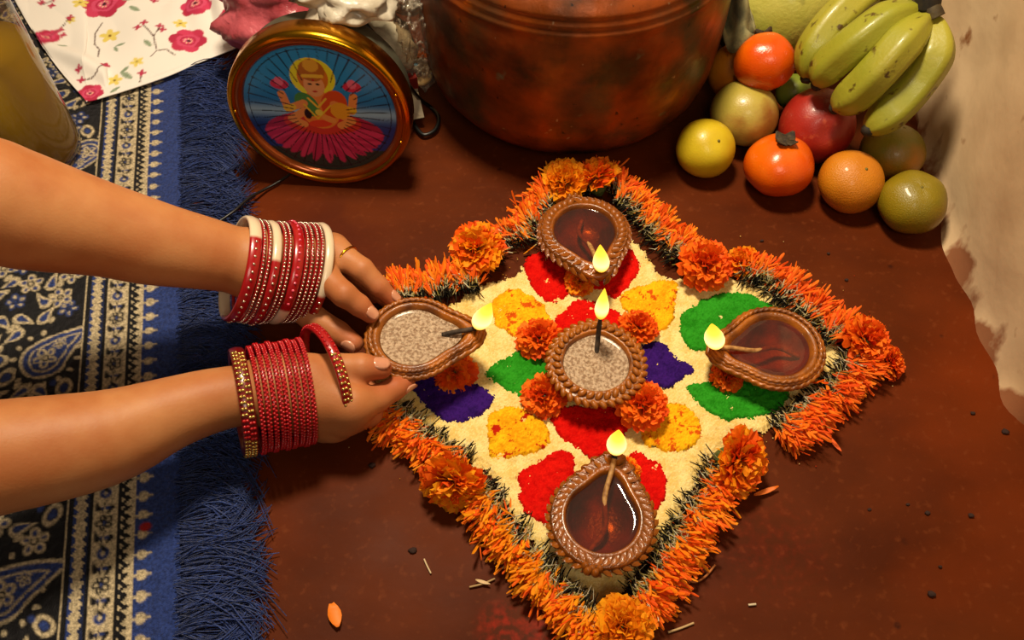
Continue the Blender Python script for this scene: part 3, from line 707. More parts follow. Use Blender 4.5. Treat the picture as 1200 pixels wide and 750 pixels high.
fruit('apple', 'dull red apple under the banana tips', 'apple', 957, 148, 44, M['redfruit'], .92, dimple=.1, rot=(1.0, 0, 0), seed=5)
fruit('orange', 'yellow orange citrus between the persimmon and the olive tangerine', 'orange', 997, 213, 38, M['orange'], .9, dimple=.03, rot=(.3, .2, 0), top='button', seed=6)
fruit('tangerine', 'green and orange tangerine under the bananas by the wall', 'tangerine', 1046, 178, 38, M['tanger'], .86, dimple=.05, rot=(-.3, .2, 0), top='button', seed=7)
fruit('tangerine', 'olive green tangerine touching the wall, nearest the front', 'tangerine', 1069, 237, 39, M['olive'], .88, 1, dimple=.07, rot=(.15, -.1, .3), top='button', seed=8)
fruit('persimmon', 'orange persimmon lying on top of the pale apple, beside the bananas', 'persimmon', 896, 73, 33, M['persimmon'], .92, 1, .04, z=.07, rot=(-1.2, .1, 0), top='calyx', seed=9)
fruit('mango', 'yellow orange mango mostly hidden between pot and persimmon', 'mango', 857, 84, 27, M['mango'], 1.25, dimple=.02, z=.036, seed=10)
fruit('pomelo', 'large pale green pomelo behind the persimmon and bananas', 'pomelo', 915, 0, 80, M['guava'], .95, dimple=.02, z=.062, noise_=.03, seed=11)
fruit('guava', 'small green guava wedged under the bananas beside the persimmon', 'guava', 930, 108, 21, mat('guava skin', '#7f8a2c', .45, var='#5f6c1c', vscale=40), 1, dimple=.03, z=.03, seed=12)
# dried leaf curled over the pomelo
def leafpt(u, v):
    a = np.array(P(838, 22, .075)); b = np.array(P(884, 38, .085)); c_ = np.array((.006, .03, .022))
    wv = np.sin(PI * np.clip(u, .02, .98)) ** .6 * (v - .5)
    q = a[:, None, None] * (1 - u) + b[:, None, None] * u + c_[:, None, None] * wv * 1.6
    h = .006 * np.sin(u * 9 + v * 4) + .004 * np.sin(v * 11)
    return q[0], q[1] - .3 * h, q[2] + h + .012 * np.sin(PI * u)
p, f = grid(30, 16, leafpt); o = mk('dried_leaf', p, f, mat('dry leaf', '#8d8458', .9, var='#57543a', vscale=60, bump=.5, bscale=160)); s_ = o.modifiers.new('t', 'SOLIDIFY'); s_.thickness = .0012
tag(o, 'dry curled grey green leaf between the pot and the pomelo', 'leaf')

# bananas
def banana_mat():
    m = spotted('green yellow banana skin', '#8c8c22', '#9c942c', '#4c360c', .45, 16, 300, .3, lo=.62, hi=.70, v2s=90); return m
BM = banana_mat(); M['banana_tip'] = mat('dark banana tip', '#2a2010', .8, var='#15100a', vscale=200)
stem0 = P(1088, 12, .135)
bun = thing('banana_bunch', 'hand of four green yellow bananas leaning on the wall over the fruit', 'bananas', stem0)
def banana(pl, r):
    sp = [q - stem0 for q in spline(pl, 12)]; m = len(sp); v, f = [], []; n = 20; X = None
    for i, q in enumerate(sp):
        t = i / (m - 1); d = (sp[min(i + 1, m - 1)] - sp[max(i - 1, 0)]).normalized()
        if X is None: X, Y = frame_of(d)
        else: X = (X - d * X.dot(d)).normalized(); Y = d.cross(X)
        rad = r * (.42 + .58 * min(1, t / .28) ** .8 if t < .28 else (1 if t < .72 else 1 - .72 * ((t - .72) / .28) ** 2))
        for k in range(n):
            a = 2 * PI * k / n; rr2 = rad * (1 + .10 * math.cos(5 * a)); v.append(q + (X * math.cos(a) + Y * math.sin(a)) * rr2)
    for i in range(m - 1):
        for k in range(n):
            a, b = i * n + k, i * n + (k + 1) % n; f.append((a, b, b + n, a + n))
    f.append(tuple(range((m - 1) * n, m * n)))
    o = mk('banana', v, f, BM, bun)
    e, d = sp[-1], (sp[-1] - sp[-3]).normalized()
    v_, f_ = tube([e - d * .003, e + d * .0015, e + d * .004], [r * .38, r * .34, r * .2], 10); mk('blossom_end', v_, f_, M['banana_tip'], o)
banana([P(1078, 8, .13), P(1030, -14, .125), P(985, 18, .112), P(955, 58, .092), P(945, 92, .072)], .0150)
banana([P(1082, 14, .13), P(1045, 22, .132), P(1005, 50, .118), P(972, 78, .095), P(957, 100, .078)], .0145)
banana([P(1086, 20, .13), P(1062, 46, .13), P(1030, 82, .112), P(1002, 110, .09), P(978, 127, .072)], .0145)
banana([P(1094, 24, .13), P(1097, 60, .118), P(1072, 100, .096), P(1044, 130, .08), P(1016, 153, .068)], .0150)
v_, f_ = tube(spline([P(1072, 2, .135), P(1088, 8, .14), P(1096, 22, .135)], 6), [.008] * 13, 12)
mk('crown', [Vector(q) - stem0 for q in v_], f_, mat('banana crown', '#4a3c18', .7, var='#2c2010', vscale=120, bump=.4, bscale=200), bun)
v_, f_ = tube(spline([P(1086, 10, .138), P(1090, -14, .152), P(1096, -40, .165)], 6), [.010] * 6 + [.008] * 6 + [.0085], 12)
mk('stalk', [Vector(q) - stem0 for q in v_], f_, M['banana_tip'], bun)
# ------------------------------------------------------------------ rangoli: coloured powder laid on the floor
rc = P(697, 428)
rangoli = thing('rangoli', 'square rangoli of cream, red, yellow, green and purple powder on the floor', 'rangoli', (rc.x, rc.y, 0))
def patch(name, px, cols, h, res=.0008, rag=.0013, seed=1, z0=.0, edge=.003, speck=None, parent=rangoli, holes=()):
    pl = spline([P(x, y) for x, y in px], 5, closed=True)
    a = np.array([(q.x, q.y) for q in pl]); x0, y0 = a.min(0) - .004; x1, y1 = a.max(0) + .004
    nx, ny = int((x1 - x0) / res), int((y1 - y0) / res)
    X, Y = np.meshgrid(x0 + np.arange(nx + 1) * res, y0 + np.arange(ny + 1) * res, indexing='ij')
    r_ = np.random.default_rng(seed)
    def sdist(X, Y, a):
        d = np.full(X.shape, 1e9); ins = np.zeros(X.shape, bool)
        for (ax, ay), (bx, by) in zip(a, np.roll(a, -1, 0)):
            ex, ey = bx - ax, by - ay; L = ex * ex + ey * ey + 1e-15
            t = np.clip(((X - ax) * ex + (Y - ay) * ey) / L, 0, 1); d = np.minimum(d, np.hypot(X - ax - t * ex, Y - ay - t * ey))
            c = (ay > Y) != (by > Y)
            with np.errstate(divide='ignore', invalid='ignore'): c &= X < ex * (Y - ay) / (ey if abs(ey) > 1e-12 else 1e-12) + ax
            ins ^= c
        return np.where(ins, -d, d)
    sd = sdist(X, Y, a) + rag * (vnoise(X, Y, .006, seed) + .7 * vnoise(X, Y, .0025, seed + 3)) + r_.normal(0, rag * .45, X.shape) - .0012
    for hp in holes: sd = np.maximum(sd, -sdist(X, Y, np.array([(q.x, q.y) for q in spline([P(x, y) for x, y in hp], 4, closed=True)])))
    t = np.clip(-sd / edge, 0, 1); t = t * t * (3 - 2 * t)
    Z = z0 + .0005 + h * t * (1 + .25 * vnoise(X, Y, .009, seed + 1) + .26 * vnoise(X, Y, .0028, seed + 2)) + r_.normal(0, .00026, X.shape) * (t > .02)
    keep = (sd < 0)
    cell = keep[:-1, :-1] & keep[1:, :-1] & keep[1:, 1:] & keep[:-1, 1:]
    idx = -np.ones(X.shape, int); used = np.zeros(X.shape, bool)
    for s0 in (slice(0, -1), slice(1, None)):
        for s1 in (slice(0, -1), slice(1, None)): used[s0, s1] |= cell
    idx[used] = np.arange(used.sum())
    i = idx; f = np.stack([i[:-1, :-1], i[1:, :-1], i[1:, 1:], i[:-1, 1:]], -1)[cell]
    o = parent.location
    v = np.stack([X[used] - o.x, Y[used] - o.y, Z[used] - o.z], -1)
    c0, c1 = np.array(lin(cols[0])), np.array(lin(cols[1])); k = np.clip(.5 + .5 * vnoise(X, Y, .007, seed + 5) + r_.normal(0, .35, X.shape), 0, 1)[used][:, None]
    C = c0 * (1 - k) + c1 * k
    if speck:
        m = (vnoise(X, Y, .0024, seed + 7) * .6 + vnoise(X, Y, .011, seed + 8) * .55 + r_.normal(0, .12, X.shape) > speck[1])[used]
        C[m] = lin(speck[0])
    ob = mk(name, v, f, M['powder'], parent, cols=C); ob['kind'] = 'stuff'; return ob
cream = [(600, 326), (640, 292), (690, 280), (742, 284), (768, 318), (795, 328), (850, 326), (900, 338), (945, 362), (975, 398), (985, 428), (965, 452), (935, 480), (905, 505), (862, 512), (828, 545), (800, 600), (765, 648), (720, 700), (690, 705), (648, 668), (605, 615), (575, 560), (535, 530), (490, 500), (455, 478), (440, 445), (470, 400), (520, 368), (560, 336)]
patch('cream_powder', cream, ('#f0d894', '#dcb865'), .0022, seed=50, rag=.0022, edge=.006)
RED, YEL, GRN, PUR = ('#c00402', '#d41408'), ('#f2bc18', '#e0940a'), ('#1f7a10', '#2f9420'), ('#260c52', '#38146c')
H = .0042
patch('red_powder', [(613, 312), (640, 294), (690, 288), (734, 292), (749, 312), (739, 334), (719, 352), (700, 343), (676, 343), (652, 358), (628, 346)], RED, H, seed=1)
patch('red_powder', [(650, 380), (664, 362), (686, 354), (712, 362), (730, 378), (734, 400), (695, 412), (655, 402)], RED, H, seed=2)
patch('red_powder', [(643, 490), (668, 478), (730, 480), (738, 498), (722, 526), (702, 540), (678, 531), (658, 514)], RED, H, seed=3)
patch('red_powder', [(608, 556), (634, 541), (652, 529), (673, 538), (672, 565), (676, 600), (655, 622), (630, 613), (610, 592)], RED, H, seed=4)
patch('red_powder', [(737, 533), (760, 539), (776, 551), (781, 577), (770, 602), (745, 600), (735, 565)], RED, H, seed=5)
SPK = ('#c8500a', .5)
patch('yellow_powder', [(580, 352), (606, 339), (626, 352), (645, 372), (650, 392), (632, 404), (606, 399), (585, 388), (576, 368)], YEL, H, seed=6, speck=SPK)
patch('yellow_powder', [(727, 352), (745, 338), (775, 331), (793, 335), (791, 362), (781, 388), (758, 388), (735, 372)], YEL, H, seed=7, speck=SPK)
patch('yellow_powder', [(573, 490), (600, 477), (626, 489), (644, 506), (638, 526), (610, 536), (580, 540), (570, 520)], YEL, H, seed=8, speck=('#b01c08', .5))
patch('yellow_powder', [(758, 490), (786, 474), (812, 485), (823, 506), (810, 526), (780, 532), (752, 516)], YEL, H, seed=9, speck=SPK)
patch('green_powder', [(567, 441), (592, 421), (620, 410), (640, 430), (638, 462), (612, 470), (588, 456)], GRN, H, seed=10)
patch('purple_powder', [(750, 406), (775, 404), (796, 423), (814, 435), (796, 449), (774, 458), (750, 446)], PUR, H, seed=11)
patch('purple_powder', [(482, 452), (492, 428), (520, 430), (545, 448), (572, 459), (579, 473), (562, 489), (536, 498), (504, 484)], PUR, H, seed=12)
patch('green_powder', [(798, 396), (796, 376), (815, 358), (850, 345), (886, 350), (915, 372), (905, 400), (860, 415), (830, 414), (810, 413)], GRN, H, seed=13)
patch('green_powder', [(803, 457), (830, 449), (870, 440), (922, 448), (918, 478), (890, 491), (850, 494), (824, 482)], GRN, H, seed=14)
# loose grains thrown off the powder
mb = MB(); gv, gf = uvsphere(5, 4)
for k in range(700):
    a = random.choice(cream); q = P(a[0] + random.gauss(0, 26), a[1] + random.gauss(0, 24)); r = random.uniform(.0003, .0006)
    mb.add([(x * r + q.x - rc.x, y * r + q.y - rc.y, z * r + .0008) for x, y, z in gv], gf, lin(random.choice(['#e0c37e', '#d8b060', '#c8902c', '#b83010'])))
o = mb.build('loose_grains', M['powder'], rangoli, col=True); o['kind'] = 'stuff'

# ------------------------------------------------------------------ marigolds
ORA = ['#f5780e', '#f88a14', '#f0640c', '#fa9c1c', '#ea580a']
YOR = ['#f29a10', '#f5a818', '#ee8a0c', '#f0920e']
DOR = ['#f0620e', '#f57416', '#e8520c', '#f8861e']
def marigold_mesh(R, n, pal, seed, squash=.75):
    r_ = random.Random(seed); mb = MB()
    for i in range(n):
        t = (i + .5) / n; ph = 1.72 * t ** .62; az = i * 2.39996 + r_.uniform(-.2, .2)
        d = Vector((math.sin(ph) * math.cos(az), math.sin(ph) * math.sin(az), math.cos(ph)))
        side = Vector((-math.sin(az), math.cos(az), 0)); up = d.cross(side)
        roll = r_.uniform(-.7, .7); side, up = side * math.cos(roll) + up * math.sin(roll), up * math.cos(roll) - side * math.sin(roll)
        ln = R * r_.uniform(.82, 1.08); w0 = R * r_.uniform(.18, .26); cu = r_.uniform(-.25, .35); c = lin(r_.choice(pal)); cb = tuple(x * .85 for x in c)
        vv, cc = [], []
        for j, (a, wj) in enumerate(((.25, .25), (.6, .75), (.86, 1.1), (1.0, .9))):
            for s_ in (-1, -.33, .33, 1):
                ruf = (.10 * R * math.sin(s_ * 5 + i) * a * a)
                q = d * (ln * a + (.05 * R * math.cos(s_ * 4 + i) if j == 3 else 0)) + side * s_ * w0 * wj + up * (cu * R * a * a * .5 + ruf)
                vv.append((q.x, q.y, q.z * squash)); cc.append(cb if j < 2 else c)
        ff = [(j * 4 + k, j * 4 + k + 1, j * 4 + k + 5, j * 4 + k + 4) for j in range(3) for k in range(3)]
        mb.add(vv, ff, cc)
    me = bpy.data.meshes.new('marigold_petals'); me.from_pydata(mb.v, [], mb.f); me.update()
    a = me.color_attributes.new('Col', 'FLOAT_COLOR', 'POINT'); a.data.foreach_set('color', np.array([(*c, 1) for c in mb.c], np.float32).ravel()); me.materials.append(M['petal'])
    return me
MG = {'o': [marigold_mesh(1, 105, ORA + YOR[:2], k) for k in (1, 2)], 'y': [marigold_mesh(1, 105, YOR, 5)], 'd': [marigold_mesh(1, 90, DOR, k) for k in (7, 8)]}
cv_, cf_ = lathe([(.12, -.75), (.3, -.55), (.36, -.3), (.3, -.1), (0, -.05)], 10)
CAL = bpy.data.meshes.new('calyx'); CAL.from_pydata([tuple(q) for q in cv_], [], cf_); CAL.materials.append(M['green'])
def marigold(x, y, rpx, label, kind='o', z=None, rot=(0, 0, 0), calyx=True):
    q = P(x, y, .012); r = rpx * 1.1 * mpp(q); zz = r * .55 + (.006 if rpx > 25.5 else 0) if z is None else z
    root = thing('marigold', label, 'flower', P(x, y, zz), rot, 'marigold heads on the rangoli')
    root.scale = (r, r, r)
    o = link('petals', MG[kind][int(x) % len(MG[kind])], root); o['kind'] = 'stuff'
    if calyx: link('calyx', CAL, root)
    return root
marigold(559, 292, 30, 'marigold head set out on the corner between lamp and held diya', 'o', rot=(.15, -.2, 0))
marigold(662, 214, 27, 'golden marigold at the upper corner nearest the pot', 'y', rot=(.3, -.3, 0))
marigold(698, 209, 26, 'orange marigold right of the golden one under the pot', 'o', rot=(-.5, .3, 1))
marigold(826, 310, 29, 'dark orange marigold on the upper right edge of the rangoli', 'd', rot=(.3, .2, 0))
marigold(1014, 398, 28, 'red orange marigold at the right hand corner of the rangoli', 'd', rot=(.2, .4, 0))
marigold(1043, 425, 19, 'small ragged marigold at the very tip of the right corner', 'd', rot=(.2, .9, 0))
marigold(864, 540, 36, 'open marigold on its side showing a green centre, lower right edge', 'o', rot=(.9, .5, .6))
marigold(729, 735, 34, 'golden marigold at the bottom corner of the rangoli', 'y', rot=(.2, 0, 0))
marigold(531, 563, 36, 'marigold with dark hollow on the lower left edge', 'o', rot=(1.2, -.4, 0))
marigold(632, 397, 25, 'orange marigold above left of the central diya', 'd')
marigold(638, 464, 25, 'orange marigold below left of the central diya', 'd', rot=(.3, -.2, 0))
marigold(748, 384, 22, 'orange marigold above right of the central diya', 'd', rot=(-.2, .2, 0))
marigold(752, 475, 28, 'orange marigold below right of the central diya', 'd', rot=(.2, .2, 0))
marigold(852, 441, 20, 'dark orange marigold under the spout of the right hand diya', 'd', rot=(.5, .4, 0))
marigold(533, 436, 24, 'marigold half hidden under the held diya', 'd', rot=(.5, .2, 0))
marigold(679, 330, 17, 'small marigold under the spout of the diya nearest the pot', 'o', rot=(.4, 0, 0))
marigold(735, 552, 15, 'small marigold behind the flame of the front diya', 'o', rot=(.3, 0, 0))
marigold(870, 308, 20, 'frayed orange marigold beside the dark orange one on the upper edge', 'o', rot=(-.3, .3, 2))

# rows of torn florets: dark seed, pale tube, orange petal pointing out of the square
def floret_row(pl, outw, n, label, pal=ORA, spread=.011, lift=.016, ln=(.008, .0145), zb=.002):
    q = [P(x, y) for x, y in pl]; sp = spline(q, 10); m = len(sp) - 1; mb = MB(); od = (P(*outw[1]) - P(*outw[0])).normalized()
    for k in range(int(n * 2.7)):
        t = random.random() * m; i = int(t); b = sp[i].lerp(sp[min(i + 1, m)], t - i)
        td = (sp[min(i + 1, m)] - sp[i]).normalized() if i < m else (sp[m] - sp[m - 1]).normalized()
        clump = math.sin(t * 1.7) * .5 + math.sin(t * .63 + 2) * .6
        tuft = math.cos(t * 1.7 + .3) * .5 + math.cos(t * .63 + 2.3) * .5
        if random.random() < .45 - .5 * tuft: continue
        a = random.gauss(0, .26) + clump * .38
        d = (od * math.cos(a) + td * math.sin(a)).normalized()
        layer = random.random(); p0 = b + od * random.gauss(0, spread * .42); p0.z = zb + .001 + layer * lift * .8
        el = random.gauss(.12, .25) + .35 * (layer - .5); d3 = (d * math.cos(el) + Vector((0, 0, 1)) * math.sin(el)).normalized()
        sidev = Vector((-d.y, d.x, 0))
        kd = Vector((0, 0, -1))
        seedl, tubel, pl_ = random.uniform(.005, .010), random.uniform(.003, .007), random.uniform(*ln) * (.95 + .18 * tuft)
        A_ = p0 - d3 * seedl; A_.z = max(A_.z, zb)
        dark = random.random()
        # dark achene (three-sided spindle)
        def spindle(a0, a1, r0, r1, c):
            ax = (a1 - a0).normalized(); X, Y = frame_of(ax); vv = []
            for e, rr_ in ((a0, r0), (a1, r1)):
                for g in range(3): an = g * 2.094; vv.append(e + (X * math.cos(an) + Y * math.sin(an)) * rr_)
            mb.add(vv, [(0, 1, 4, 3), (1, 2, 5, 4), (2, 0, 3, 5)], c)
        if dark < .6: spindle(A_, p0, .00035, .0006, lin('#14110c' if dark < .45 else '#3a321e'))
        spindle(p0, p0 + d3 * tubel, .00045, .0006, lin(random.choice(['#c9bb7a', '#d8cc98', '#a89a4c', '#e0d8b4'])))
        if random.random() < .5:
            h = (-d3 * random.uniform(-.4, 1) + sidev * random.gauss(0, .45) + Vector((0, 0, .25 + random.random() * .6))).normalized(); pb = p0 + Vector((0, 0, .001)); spindle(pb, pb + h * random.uniform(.004, .008), .0003, .00015, lin(random.choice(['#d8d0a8', '#e8e0c0', '#b8a860'])))
        for rep in range(2):
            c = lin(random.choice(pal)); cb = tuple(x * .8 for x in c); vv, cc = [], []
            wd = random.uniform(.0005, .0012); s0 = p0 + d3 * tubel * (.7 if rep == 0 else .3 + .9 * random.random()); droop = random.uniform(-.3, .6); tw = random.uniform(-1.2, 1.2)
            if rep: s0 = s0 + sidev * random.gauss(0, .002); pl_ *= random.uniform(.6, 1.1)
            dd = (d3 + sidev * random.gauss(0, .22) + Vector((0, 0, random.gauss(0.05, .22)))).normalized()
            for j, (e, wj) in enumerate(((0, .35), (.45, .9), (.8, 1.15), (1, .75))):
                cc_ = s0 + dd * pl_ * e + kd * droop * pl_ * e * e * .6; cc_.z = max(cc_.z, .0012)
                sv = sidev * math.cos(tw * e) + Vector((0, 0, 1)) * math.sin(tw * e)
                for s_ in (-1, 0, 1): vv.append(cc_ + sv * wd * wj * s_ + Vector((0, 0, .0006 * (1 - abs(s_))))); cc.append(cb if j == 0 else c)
            mb.add(vv, [(j * 3 + g, j * 3 + g + 1, j * 3 + g + 4, j * 3 + g + 3) for j in range(3) for g in range(2)], cc)
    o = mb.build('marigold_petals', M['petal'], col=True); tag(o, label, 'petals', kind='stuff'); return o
NE, SE, SW, NW = ((700, 430), (880, 310)), ((700, 430), (880, 580)), ((700, 430), (560, 590)), ((700, 430), (560, 310))
floret_row([(452, 358), (490, 350), (530, 342), (558, 338)], ((500, 400), (485, 340)), 420, 'row of torn marigold petals behind the held diya', ORA)
floret_row([(560, 318), (585, 300), (605, 282)], NW, 70, 'short run of marigold petals right of the corner marigold', DOR)
floret_row([(612, 290), (628, 262), (648, 240), (668, 226)], ((700, 300), (620, 230)), 330, 'marigold petals left of the diya nearest the pot')
floret_row([(690, 226), (712, 222), (728, 240)], ((690, 300), (715, 190)), 190, 'marigold petals at the far corner beneath the pot', DOR)
floret_row([(728, 236), (750, 262), (775, 288), (800, 308)], NE, 430, 'marigold petal border running down from the far corner', ORA)
floret_row([(868, 325), (900, 340), (930, 362), (955, 386), (978, 404)], NE, 480, 'marigold petal border above the right hand diya', DOR)
floret_row([(1005, 425), (985, 448), (960, 470), (932, 496), (910, 512)], SE, 520, 'marigold petal border below the right hand diya', DOR)
floret_row([(845, 548), (828, 580), (805, 618), (785, 650), (762, 685), (745, 708)], SE, 660, 'marigold petal border on the lower right side of the rangoli', ORA)
floret_row([(450, 485), (480, 505), (515, 530), (545, 548)], SW, 430, 'marigold petal border beneath the lower hand', ORA)
floret_row([(560, 572), (585, 612), (615, 650), (650, 690), (690, 728), (715, 752)], SW, 720, 'marigold petal border on the lower left side of the rangoli', ORA + YOR)
# ------------------------------------------------------------------ diyas
def teardrop(t, e, wd):
    t = (t + PI) % (2 * PI) - PI
    return 1 + e * math.exp(-(t / wd) ** 2)
LEAFM = {}
def ornament(kind):
    if kind in LEAFM: return LEAFM[kind]
    if kind == 'bead':                                               # slanted lobe of the braid
        v, f = uvsphere(8, 6); v = [(x * .0040, y * .0024, z * .0026) for x, y, z in v]
    else:                                                            # pointed leaf with a rib
        v, f = [], []
        for i, (t, wv, h) in enumerate(((0, .3, .0006), (.3, 1, .0016), (.65, .8, .0017), (1, .08, .0008))):
            for s_ in (-1, 0, 1): v.append(((t - .5) * .0095, s_ * wv * .0027, h * 1.4 * (1 if s_ == 0 else .3)))
        f = [(a * 3 + b, a * 3 + 3 + b, a * 3 + 4 + b, a * 3 + 1 + b) for a in range(3) for b in range(2)]
        n = len(v); v += [(x, y * 1.05, -.001) for x, y, z in v]; f += [tuple(reversed([i + n for i in q])) for q in f]
        ring = [0, 3, 6, 9, 10, 11, 8, 5, 2, 1]
        f += [(ring[i], ring[(i + 1) % 10], ring[(i + 1) % 10] + n, ring[i] + n) for i in range(10)]
    me = bpy.data.meshes.new(kind); me.from_pydata(v, [], f); me.polygons.foreach_set('use_smooth', [True] * len(f)); me.update(); LEAFM[kind] = me; return me
def flame_mesh(h, r, lean=(0, 0)):
    pr = [(0, 0), (.45, .06), (.8, .16), (1, .3), (.95, .45), (.72, .62), (.42, .8), (.16, .94), (0, 1)]
    v, f = lathe([(a * r, b * h) for a, b in spline([(a, b, 0) for a, b in pr], 3) and [(q[0], q[1]) for q in spline([(a, b, 0) for a, b in pr], 3)]], 16)
    v = [(x + lean[0] * (z / h) ** 1.3 * h, y + lean[1] * (z / h) ** 1.3 * h, z) for x, y, z in v]
    return v, f
def diya(label, x, y, R, toward, style, z0, oil, fl, e=.45, wd=.42, wick='lie', wz=None, tiltv=None):
    Hh = .0255
    c = P(x, y, z0 + Hh); tip = P(*toward, z0 + Hh); ang = math.atan2(tip.y - c.y, tip.x - c.x)
    root = thing('diya', label, 'oil lamp', (c.x, c.y, z0), (0, 0, ang), 'lit clay diyas')
    cm = M['clay_dark'] if style in ('leaf',) else M['clay']
    n = 96
    def ring_(s, z, extra=0): return [((s * R * teardrop(2 * PI * k / n, e * min(1, s / .75), wd) + extra) * math.cos(2 * PI * k / n), (s * R * teardrop(2 * PI * k / n, e * min(1, s / .75), wd) + extra) * math.sin(2 * PI * k / n), z) for k in range(n)]
    prof = [(.0, .0), (.42, 0), (.5, .0006), (.62, .004), (.82, .012), (.93, .0175), (.975, .0195), (.96, .0205), (1.0, .022), (.985, .0248), (.95, .0255)]
    if style == 'rope': prof += [(.9, .0252), (.885, .0242), (.85, .0258), (.80, .0262), (.76, .0252), (.735, .0235), (.715, .0215)]
    else: prof += [(.86, .0245), (.78, .0258), (.735, .0265), (.705, .0255), (.69, .0232)]
    prof += [(.665, .019), (.58, .0115), (.42, .0075), (.2, .0065), (0, .0062)]
    v, f = [], []
    for s, z in prof: v += ring_(s, z)
    for i in range(len(prof) - 1):
        for k in range(n):
            a, b = i * n + k, i * n + (k + 1) % n; f.append((a, b, b + n, a + n))
    body = mk('clay_bowl', v, f, cm, root)
    if style == 'rope':
        for s, z, rad, tw in ((.915, .0258, .0016, 44), (1.0, .0215, .0019, 38), (.945, .0172, .0016, 34)):
            pr = ring_(s, z); vv, ff = [], []; m = 288
            cen = [Vector(((s * R * teardrop(2 * PI * k / m, e, wd)) * math.cos(2 * PI * k / m), (s * R * teardrop(2 * PI * k / m, e, wd)) * math.sin(2 * PI * k / m), z)) for k in range(m)]
            for k in range(m):
                d = (cen[(k + 1) % m] - cen[k - 1]).normalized(); X, Y = frame_of(d)
                for g in range(8):
                    a = g * PI / 4; rr_ = rad * (1 + .28 * math.cos(2 * a + k * 2 * PI * tw / m)); vv.append(cen[k] + (X * math.cos(a) + Y * math.sin(a)) * rr_)
            for k in range(m):
                for g in range(8): ff.append((k * 8 + g, k * 8 + (g + 1) % 8, ((k + 1) % m) * 8 + (g + 1) % 8, ((k + 1) % m) * 8 + g))
            mk('rope_band', vv, ff, cm, root)
    elif style == 'braid':
        for s, z, nn, sl in ((.99, .0235, 36, .7), (.83, .0262, 30, -.7)):
            for k in range(nn):
                a = 2 * PI * (k + .5 * (s < .9)) / nn; r_ = s * R * teardrop(a, e, wd)
                o = link('rim_bead', ornament('bead'), root, (r_ * math.cos(a), r_ * math.sin(a), z), (0, .25, a + sl))
                if not o.data.materials: o.data.materials.append(cm)
    elif style == 'leaf':
        me = ornament('leaf')
        if not me.materials: me.materials.append(cm)
        for s, z, nn, sl, tl in ((.87, .0252, 36, .85, .0), (1.0, .0205, 34, -.85, .9)):
            for k in range(nn):
                a = 2 * PI * (k + .5) / nn; sg = 1 if a < PI else -1; r_ = s * R * teardrop(a, e, wd)
                link('rim_leaf', me, root, (r_ * math.cos(a), r_ * math.sin(a), z), (0, tl * .6, a + sl * sg))
        v_, f_ = lathe([(0, .0022), (.0016, .0018), (.0024, 0), (.003, -.002)], 12)
        for dx, dy in ((-1.0, 0), (-.97, .13), (-.97, -.13), (-1.06, .07), (-1.06, -.07)): mk('rosette', v_, f_, cm, root, loc=(dx * R, dy * R, .0245))
    # oil
    lv = .0218; nn = 96; s_ = .675 if style != 'rope' else .70
    ov = [(0, 0, lv)]
    rings = 14
    for q in range(1, rings + 1): ov += [(x, y, lv + (.0006 if q == rings else 0)) for x, y, z in ring_(s_ * q / rings if q < rings else s_ + .006, lv)]
    of = [(0, 1 + k, 1 + (k + 1) % n) for k in range(n)]
    for q in range(rings - 1):
        for k in range(n): a, b = 1 + q * n + k, 1 + q * n + (k + 1) % n; of.append((a, a + n, b + n, b))
    if oil == 'ghee': mk('ghee', ov, of, M['ghee'], root)
    else: mk('oil', ov, of, M['oil'], root)
    # wick and flame
    tipx = R * (1 + e) * .86
    if wick == 'stand': wp = [(-.012 + R * .55, 0, .018), (R * .6, .0, .03), (R * .62, 0, wz)]
    else: wp = [(-R * .55, .004, .012), (-R * .1, -.003, .0165), (R * .45, .001, .0215), (R * .95, 0, .0262), (tipx, 0, .0285), (tipx + .004, 0, .033)]
    if wick == 'lie' and oil == 'ghee': wp = [(R * .62, .001, .0215)] + wp[3:]
    wpt = spline(wp, 6); v_, f_ = tube(wpt, [.0018] * (len(wpt) - 3) + [.0015, .0012, .0008], 8)
    mk('wick', v_, f_, M['wick_pale'] if wick == 'lie' and oil != 'ghee' else M['wick'], root)
    if wick == 'lie':
        v_, f_ = tube(wpt[-7:], [.0021, .0021, .002, .0019, .0017, .0014, .001], 8); mk('burnt_tip', v_, f_, M['black'], root)
    fh, fr_, lean = fl; v_, f_ = flame_mesh(fh, fr_, lean)
    e0 = Vector(wp[-1]); fo = mk('flame', v_, f_, M['flame'], root, loc=e0 - Vector((0, 0, .003)), rot=(0, 0, -ang))
    return root
diya('round diya with braided rim and standing wick, at the centre of the rangoli', 699, 424, .0345, (703, 350), 'braid', .004, 'ghee', (.036, .0050, (0, 0)), e=.08, wd=.4, wick='stand', wz=.052)
diya('dark glossy diya at the far corner, nearest the copper pot', 685, 268, .0355, (704, 322), 'leaf', .004, 'oil', (.028, .0064, (-.1, .1)), e=.42)
diya('rope rimmed diya on green powder at the right', 910, 404, .0345, (838, 410), 'rope', .004, 'oil', (.029, .0074, (-.25, .0)), e=.44)
diya('leaf rimmed diya at the front corner of the rangoli', 706, 606, .034, (719, 540), 'leaf', .004, 'oil', (.026, .0066, (.0, .1)), e=.42)
held = diya('rope rimmed diya of set ghee held in both hands', 484, 392, .0335, (556, 388), 'rope', .02, 'ghee', (.026, .0070, (.35, .1)), e=.5)
